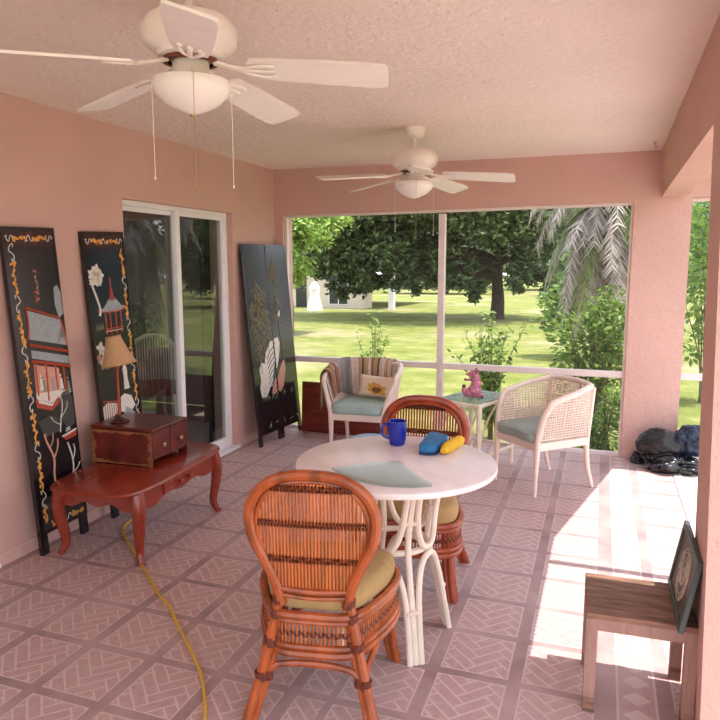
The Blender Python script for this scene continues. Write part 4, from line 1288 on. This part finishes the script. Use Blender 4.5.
# ------------------------------------------------------------------ chair seen inside the room
ic = thing('indoor_chair', 'pale round-backed chair with dusty rose seat seen through the glass door', 'chair', (-3.86, 5.17, 0), R(215))
hb = cr([(-.20, -.19, .42), (-.225, -.21, .60), (-.20, -.23, .78), (-.10, -.245, .87), (0, -.25, .89), (.10, -.245, .87), (.20, -.23, .78), (.225, -.21, .60), (.20, -.19, .42)], 6)
m_ = MB().tube(hb, .02, 8)
obj('back_frame', m_, M['white_rattan'], ic)
m_ = MB()
for i in range(-8, 9):
    x = i*.024; zt = .89 - .012 - .55*x*x*4.4
    m_.tube([(x, -.195, .44), (x, -.225, .66), (x, -.245, max(.5, zt))], .006, 5)
obj('back_reeds', m_, M['white_rattan'], ic)
obj('seat', stack(MB(), boat(.235, .22, 40, 3.5), [(.01, .39), (0, .40), (0, .455), (.02, .475), (.1, .482)]), M['darkpink_seat'], ic, 60)
for sx in (-1, 1):
    for sy in (-1, 1):
        obj('leg', MB().tube([(sx*.19, sy*.17, .395), (sx*.215, sy*.195, 0)], [.02, .017], 8), M['white_rattan'], ic)
    obj('stretcher', MB().tube(cr([(sx*.21, -.18, .12), (sx*.2, -.1, .30), (sx*.2, 0, .335), (sx*.2, .1, .30), (sx*.21, .18, .12)], 5), .012, 6), M['white_rattan'], ic)

# ------------------------------------------------------------------ outdoors
def leaf_mesh(name, centers, sizes, m, parent=None, seed=1, up=.3, asp=.45):
    g = np.random.default_rng(seed)
    n = len(centers); c = np.asarray(centers, float); s = np.asarray(sizes, float)[:, None]
    d = g.normal(size=(n, 3)); d[:, 2] = d[:, 2]*.6 - .15; d /= np.linalg.norm(d, axis=1)[:, None]
    nn_ = g.normal(size=(n, 3)); nn_[:, 2] += up*3; 
    w = np.cross(d, nn_); w /= np.linalg.norm(w, axis=1)[:, None]+1e-9
    nr = np.cross(w, d)
    p0 = c - d*s*.5; p1 = c + w*s*asp*.5 + nr*s*.08; p2 = c + d*s*.5; p3 = c - w*s*asp*.5 + nr*s*.08
    V = np.stack([p0, p1, p2, p3], 1).reshape(-1, 3)
    me = bpy.data.meshes.new(name)
    me.vertices.add(4*n); me.vertices.foreach_set('co', V.ravel())
    me.loops.add(4*n); me.loops.foreach_set('vertex_index', np.arange(4*n, dtype=np.int32))
    me.polygons.add(n); me.polygons.foreach_set('loop_start', np.arange(0, 4*n, 4, dtype=np.int32))
    me.update(calc_edges=True); me.validate()
    me.materials.append(m)
    o = bpy.data.objects.new(name, me); C.objects.link(o)
    if parent: o.parent = parent
    return o
L_dark = leafmat('oak_leaf', (.030, .052, .026), (.20, .26, .11), .3)  # lighter end of the colour range stands in for sunlit highlights
L_mid = leafmat('mid_leaf', (.08, .16, .035), (.24, .36, .09), .4)
L_light = leafmat('bright_leaf', (.20, .34, .07), (.46, .58, .17), .45)
L_bush = leafmat('bush_leaf', (.07, .15, .03), (.30, .42, .09), .4)
L_dry = leafmat('dry_frond', (.22, .18, .15), (.66, .57, .53), .25, .8)
L_far = leafmat('far_leaf', (.10, .15, .08), (.26, .34, .20), .3)

def tree(name, label, base, h, trunk_r, clumps, nleaf, lsize, m, seed, group=None, limbs=6):
    """clumps: (x,y,z,rx,ry,rz) ellipsoids relative to base holding foliage"""
    g = np.random.default_rng(seed)
    t = thing(name, label, 'tree', base, 0, group)
    tk = MB()
    tp = cr([(0, 0, -.1), (.03, 0, h*.3), (-.02, .02, h*.65), (.05, 0, h)], 4)
    tk.tube(tp, [trunk_r*(1.35 if i == 0 else 1-.45*i/(len(tp)-1)) for i in range(len(tp))], 10)
    for k in range(limbs):
        cl = clumps[k % len(clumps)]
        z0 = h*(.55+.4*g.random())
        e = Vector((cl[0]+g.normal()*cl[3]*.3, cl[1]+g.normal()*cl[4]*.3, cl[2]+g.normal()*cl[5]*.2))
        md = Vector((e.x*.45, e.y*.45, z0+(e.z-z0)*.35+.3))
        tk.tube(cr([(0, 0, z0), md, e], 5), [trunk_r*.5*(1-.075*i) for i in range(11)], 6)
    obj('trunk', tk, M['bark'], t)
    cs, ss = [], []
    vol = np.array([c[3]*c[4]*c[5] for c in clumps])**.67; vol /= vol.sum()
    for c, w in zip(clumps, vol):
        nc = max(6, int(50*w*len(clumps)/2)); per = int(nleaf*w/nc)
        for _ in range(nc):
            d = g.normal(size=3); d /= np.linalg.norm(d); rr_ = g.random()**.45
            cc = np.array(c[:3]) + d*rr_*np.array(c[3:6])
            pts_ = cc + g.normal(size=(per, 3))*np.array(c[3:6])*.17
            cs.append(pts_); ss.append(lsize*(.6+.8*g.random(per)))
    leaf_mesh('foliage', np.concatenate(cs), np.concatenate(ss), m, t, seed)
    return t
# big oak whose low crown spreads over the lawn
tree('oak_tree', 'large dark oak with a stout trunk and low spreading crown on the lawn', (-3.6, 25, gz(25)), 2.3, .27,
     [(-1.0, -1, 5.0, 3.2, 3.5, 2.2), (-4.2, -1.2, 3.6, 2.4, 2.8, 2.0), (1.0, 0, 4.8, 1.8, 3, 2.3), (-6.0, -.5, 3.3, 1.6, 2.4, 1.5), (-3.4, 0, 2.5, 2.2, 2.4, .8), (-1.7, -1.2, 1.5, .55, 1.0, .6), (-4.4, -1.5, 1.5, .8, 1.4, .6), (-5.6, -1.2, 1.2, .6, .9, .5), (-3.1, -1.4, 1.35, .5, .8, .55), (-.75, -1.5, 1.35, .5, .7, .6), (-5.7, -1.5, 2.0, 1.1, 1.0, .8), (-6.9, -1.2, 2.4, .8, .9, .7), (1.1, -.8, 2.4, 1.0, 1.2, .7), (1.7, -.8, 1.5, .55, .8, .6), (.85, -1.2, 1.3, .35, .6, .4)], 110000, .20, L_dark, 4, limbs=14)
# lighter tree at the left edge of the screen
tree('leafy_tree', 'light green tree with drooping leaves at the left edge of the screen opening', (-7.75, 16.2, gz(16)), 2.2, .13,
     [(.0, 0, 2.5, 1.0, 1.2, .9), (.35, -.2, 3.2, 1.2, 1.3, .9), (-.5, 0, 1.7, .55, .7, .7), (1.0, .3, 3.4, .7, .8, .6), (.2, -.2, 1.75, .5, .6, .45)], 16000, .15, L_light, 12, limbs=6)
# trees far off
far = [('far_tree', -38, 62, 6.5, 'far tree at the very left of the lawn backdrop', L_far), ('far_tree', -26, 56, 6.5, 'leftmost far tree, rising behind the neighbouring house', L_far), ('far_tree', -17.5, 70, 6.5, 'far tree just right of the neighbouring house', L_far), ('far_tree', -12.5, 57, 5.5, 'hazy far tree seen left of the mullion', L_far),
       ('far_tree', -5.5, 70, 5.5, 'hazy far tree seen just left of the oak trunk', L_far), ('far_tree', 1.5, 55, 6.0, 'far tree seen just right of the oak trunk', L_far), ('far_tree', 8, 70, 6.5, 'far tree behind the dry palm', L_far), ('far_tree', 17, 56, 7, 'far tree seen through the gap right of the column', L_far)]
for i, (nm, x, y, rr_, lb, mm) in enumerate(far):
    tree(nm, lb, (x, y, gz(y)), 2.0, .2, [(0, 0, 1.6+rr_*.5, rr_*.7, rr_*.5, rr_*.55), (rr_*.4, 0, 1.3+rr_*.2, rr_*.5, rr_*.4, rr_*.35), (-rr_*.4, 0, 1.3+rr_*.2, rr_*.5, rr_*.4, rr_*.35)], 9000, .6, mm, 30+i, 'trees far across the lawn', 4)
for i, (x, y, rr_, lb) in enumerate(((10, 28, 4.2, 'dark tree mirrored in the right leaf of the sliding door'), (17.5, 25, 4.4, 'dark tree mirrored at the left edge of the sliding door'), (15.5, 38, 5.0, 'taller tree mirrored behind the others in the sliding door'), (26, 33, 5.0, 'dark tree off to the right of the patio'))):
    tree('garden_tree', lb, (x, y, gz(y)), 2.2, .24, [(0, 0, 2.2+rr_*.5, rr_*.75, rr_*.7, rr_*.55), (rr_*.5, 0, 1.7+rr_*.2, rr_*.45, rr_*.4, rr_*.38), (-rr_*.5, 0, 1.7+rr_*.2, rr_*.45, rr_*.4, rr_*.38)], 9000, .42, L_dark, 130+i, 'trees on the right-hand side of the lawn', 5)
# bush right of the screen
def bush(name, label, base, clumps, n, size, m, seed, stems, group=None, cat='bush', sm='stem', asp=.45):
    g = np.random.default_rng(seed)
    t = thing(name, label, cat, base, 0, group)
    st_ = MB(); cs = []; ss = []
    tot = sum(c[6] for c in clumps)
    for c in clumps:
        k = int(n*c[6]/tot)
        d = g.normal(size=(k, 3)); d /= np.linalg.norm(d, axis=1)[:, None]
        rr_ = g.random(k)[:, None]**.5
        cs.append(np.array(c[:3]) + d*rr_*np.array(c[3:6])); ss.append(size*(.6+.8*g.random(k)))
    for k in range(stems):
        c = clumps[k % len(clumps)]
        e = (c[0]+g.normal()*c[3]*.5, c[1]+g.normal()*c[4]*.5, c[2]+c[5]*g.uniform(.2, .95))
        b0 = (g.normal()*.05, g.normal()*.05, -.04)
        mid = (e[0]*.4, e[1]*.4, e[2]*.55)
        st_.tube(cr([b0, mid, e], 5), [.012*(1-.07*i) for i in range(11)], 5)
        # leaves along the stem
        for q in cr([b0, mid, e], 5)[5:]:
            pass
    obj('stem', st_, M[sm], t)
    leaf_mesh('foliage', np.concatenate(cs), np.concatenate(ss), m, t, seed, asp=asp)
    return t
bush('garden_shrub', 'big glossy-leaved shrub just outside the screen, left of the back column', (-.06, 6.75, gz(6.75)),
     [(-.08, 0, .95, .36, .3, .40, 3), (.14, 0, 1.15, .28, .3, .35, 3), (-.18, 0, .58, .26, .3, .35, 1.6), (.12, 0, .5, .30, .3, .4, 1.6), (.22, 0, .8, .2, .25, .3, 1.2)], 2300, .068, L_bush, 51, 16)
bush('low_shrub', 'low small-leaved shrub at the foot of the screen beside the column', (.06, 6.22, gz(6.22)),
     [(0, 0, .22, .22, .25, .22, 2), (.12, .05, .45, .18, .2, .2, 1.5), (-.12, .1, .15, .15, .2, .14, 1)], 1500, .045, L_mid, 52, 8)
def sapling(label, base, H, spread, n, seed, lsize=.07):
    g = np.random.default_rng(seed)
    t = thing('sapling', label, 'plant', base, 0, 'young plants outside the screen')
    st_ = MB(); cs = []; ss = []
    for k in range(n):
        a_ = g.random()*6.28; hh = H*(.55+.45*g.random()); sp_ = spread*(.25+.75*g.random())
        if k == 0: hh, sp_ = H, .03
        P = cr([(g.normal()*.015, g.normal()*.015, -.03), (math.cos(a_)*sp_*.25, math.sin(a_)*sp_*.25, hh*.5), (math.cos(a_)*sp_, math.sin(a_)*sp_, hh)], 8)
        st_.tube(P, [.0075*(1-.045*i) for i in range(len(P))], 5)
        for q in P[4:]:
            for _ in range(3):
                cs.append((q.x+g.normal()*.03, q.y+g.normal()*.03, q.z+g.normal()*.03)); ss.append(lsize*(.6+.7*g.random()))
    obj('stem', st_, M['stem'], t)
    leaf_mesh('foliage', cs, ss, L_bush, t, seed)
    return t
sapling('young bush with bright leaves outside the screen behind the side table', (-.955, 6.45, gz(6.45)), 1.20, .36, 24, 61, .075)
sapling('thin young plant outside the screen behind the throw-draped tub chair', (-2.33, 7.0, gz(7)), 1.13, .26, 9, 62, .06)
# dry palm
pt = thing('palm_tree', 'palm with hanging dry greyish fronds behind the glossy shrub', 'tree', (-.01, 7.75, gz(7.75)), 0)
pt.scale = (.9, .9, .94)
tk = MB().tube([(0, 0, -.1), (.02, 0, 1.2), (0, 0, 2.5)], [.12, .10, .11], 10)
obj('trunk', tk, M['bark'], pt)
g = np.random.default_rng(77)
def frond(mb, a_, L, rise, droop, z0):
    dx, dy = math.cos(a_), math.sin(a_)
    P = []
    for i in range(15):
        t_ = i/14
        P.append(Vector((dx*L*t_*(1-.25*t_), dy*L*t_*(1-.25*t_), z0 + rise*t_ - droop*t_*t_)))
    mb.tube(P, [.012*(1-.05*i) for i in range(15)], 5)
    for i in range(2, 15):
        for s in (-1, 1):
            for sub in (0, .33, .66):
                tdir = (P[i]-P[i-1]).normalized()
                base = P[i] - (P[i]-P[i-1])*sub
                side = Vector((-dy, dx, 0))*s
                ll = (.20 + .06*g.random())*math.sin(min(1, i/14+.15)*PI*.85)+.05
                tip = base + side*ll*.7 + tdir*ll*.5 + Vector((0, 0, -ll*.5 + g.normal()*.04))
                wv = tdir*.012
                mb.add([base-wv, base+wv, tip], [(0, 1, 2)])
for k in range(78):
    mb = MB(); a_ = k*2.399+.3
    lay = k % 3
    frond(mb, a_, (.75, .95, .5)[lay]*(.75+.5*g.random()), (.15, .5, .0)[lay]+.3*g.random(), (1.0, .9, 1.2)[lay]*(.7+.6*g.random()), (2.35, 2.6, 2.15)[lay])
    obj('dry_frond', mb, L_dry, pt, 0)
for k in range(9):
    mb = MB(); a_ = k*2.399+1.1
    frond(mb, a_, .85, .3+.5*g.random(), .9+.6*g.random(), 2.4)
    obj('green_frond', mb, L_bush if k % 3 else L_light, pt, 0)['label'] = 'yellow-green living frond'
bush('tall_shrub', 'tall leafy shrub seen in the gap right of the back column', (1.25, 9.3, gz(9.3)),
     [(0, 0, 1.7, .55, .5, .75, 3), (0, 0, .9, .45, .4, .5, 1.2), (.2, 0, 2.6, .6, .5, .5, 2)], 1800, .10, L_bush, 71, 10)
bush('back_shrub', 'dense dark shrub behind the palm at the right end of the screen', (.3, 13.5, gz(13)),
     [(0, 0, 1.6, 1.1, .8, 1.2, 3), (-.9, 0, .9, .6, .6, .7, 1), (.9, 0, 2.2, 1.0, .8, 1.2, 2)], 5200, .15, L_mid, 72, 8)
# neighbouring house
hs = thing('house', 'single-storey cream house across the lawn, half hidden by trees', 'house', (-10.1, 30, gz(30)-.03), 0)
WZ = 2.16
mb = MB().box(-4.3, -.35, 0, 1.1, 0, WZ).box(-7.5, -3.2, 1.1, 8, 0, WZ)
obj('wall', mb, M['housewall'], hs, 0)
obj('roof', MB().prism([(-.55, WZ+.005), (-.55, WZ+.12), (4, WZ+1.35), (8.55, WZ+.12), (8.55, WZ+.005)], -8, 1.3, 'x'), M['houseroof'], hs, 0)
obj('fascia', MB().box(-8, 1.3, -.60, -.55, WZ-.03, WZ+.13), M['housewall'], hs, 0)
dpt = obj('entry_door', MB().box(-3.9+.0, -3.35, -.03, .02, .05, 1.7), M['darkpane'], hs, 0)
dpt.location.x = -.3+.35; dpt.hide_render = False
wn = obj('window', MB().box(-2.15, -1.15, -.03, .02, .18, 1.62), M['white_trim'], hs, 0)
obj('pane', MB().box(-2.1, -1.68, -.04, -.02, .23, 1.57).box(-1.62, -1.2, -.04, -.02, .23, 1.57), M['darkpane'], wn, 0)
wn = obj('window', MB().box(-4.42-.9, -4.4, 1.15, 1.25, .15, 1.65), M['white_trim'], hs, 0)
obj('pane', MB().box(-5.27, -4.45, 1.13, 1.16, .2, 1.6), M['darkpane'], wn, 0)
obj('porch_post', MB().box(.95, 1.2, -.45, -.2, 0, WZ), M['white_trim'], hs, 0)
um = MB().lathe([(0, 0), (.35, 0), (.30, .3), (.20, .7), (.24, 1.0), (.10, 1.25), (0, 1.3)], 16, cap=False)
u = obj('patio_statue', um, M['white_trim']); u.location = (-11.9, 27.5, gz(27.5)-.02)
tag(u, 'small white garden ornament in front of the cream house', 'ornament')

# ------------------------------------------------------------------ light
wd = bpy.data.worlds.new('sky'); S.world = wd; wd.use_nodes = True
nt = wd.node_tree; bg = nt.nodes['Background']
tc = nt.nodes.new('ShaderNodeTexCoord'); sp = nt.nodes.new('ShaderNodeSeparateXYZ'); nt.links.new(tc.outputs['Generated'], sp.inputs[0])
cc = ramp(nt, sp.outputs[2], [(0, (.98, .97, 1.0)), (.25, (.86, .92, 1.0)), (1, (.62, .78, 1.0))])
nt.links.new(cc, bg.inputs['Color']); bg.inputs['Strength'].default_value = 1.35
sd = bpy.data.lights.new('sun', 'SUN'); sd.energy = 4.0; sd.angle = R(.4); sd.color = (1, .95, .87)
so = bpy.data.objects.new('sun', sd); C.objects.link(so)
el = R(70.3)
dirv = Vector((-math.cos(el), 0, -math.sin(el)))
so.rotation_euler = dirv.to_track_quat('-Z', 'Y').to_euler(); so.location = (5, 3, 12)

ld = bpy.data.lights.new('added_fill', 'POINT'); ld.energy = 5; ld.shadow_soft_size = .12; ld.color = (1, .88, .78)  # fill light added to brighten the chair behind the glass
lo = bpy.data.objects.new('added_fill', ld); C.objects.link(lo); lo.location = (-4.0, 3.1, 2.25)
S.view_settings.view_transform = 'Standard'; S.view_settings.look = 'None'
S.view_settings.exposure = 1.1; S.view_settings.gamma = 1; S.view_settings.use_curve_mapping = False
S.cycles.max_bounces = 10; S.cycles.diffuse_bounces = 7; S.cycles.glossy_bounces = 4; S.cycles.transparent_max_bounces = 16
S.cycles.sample_clamp_indirect = 6
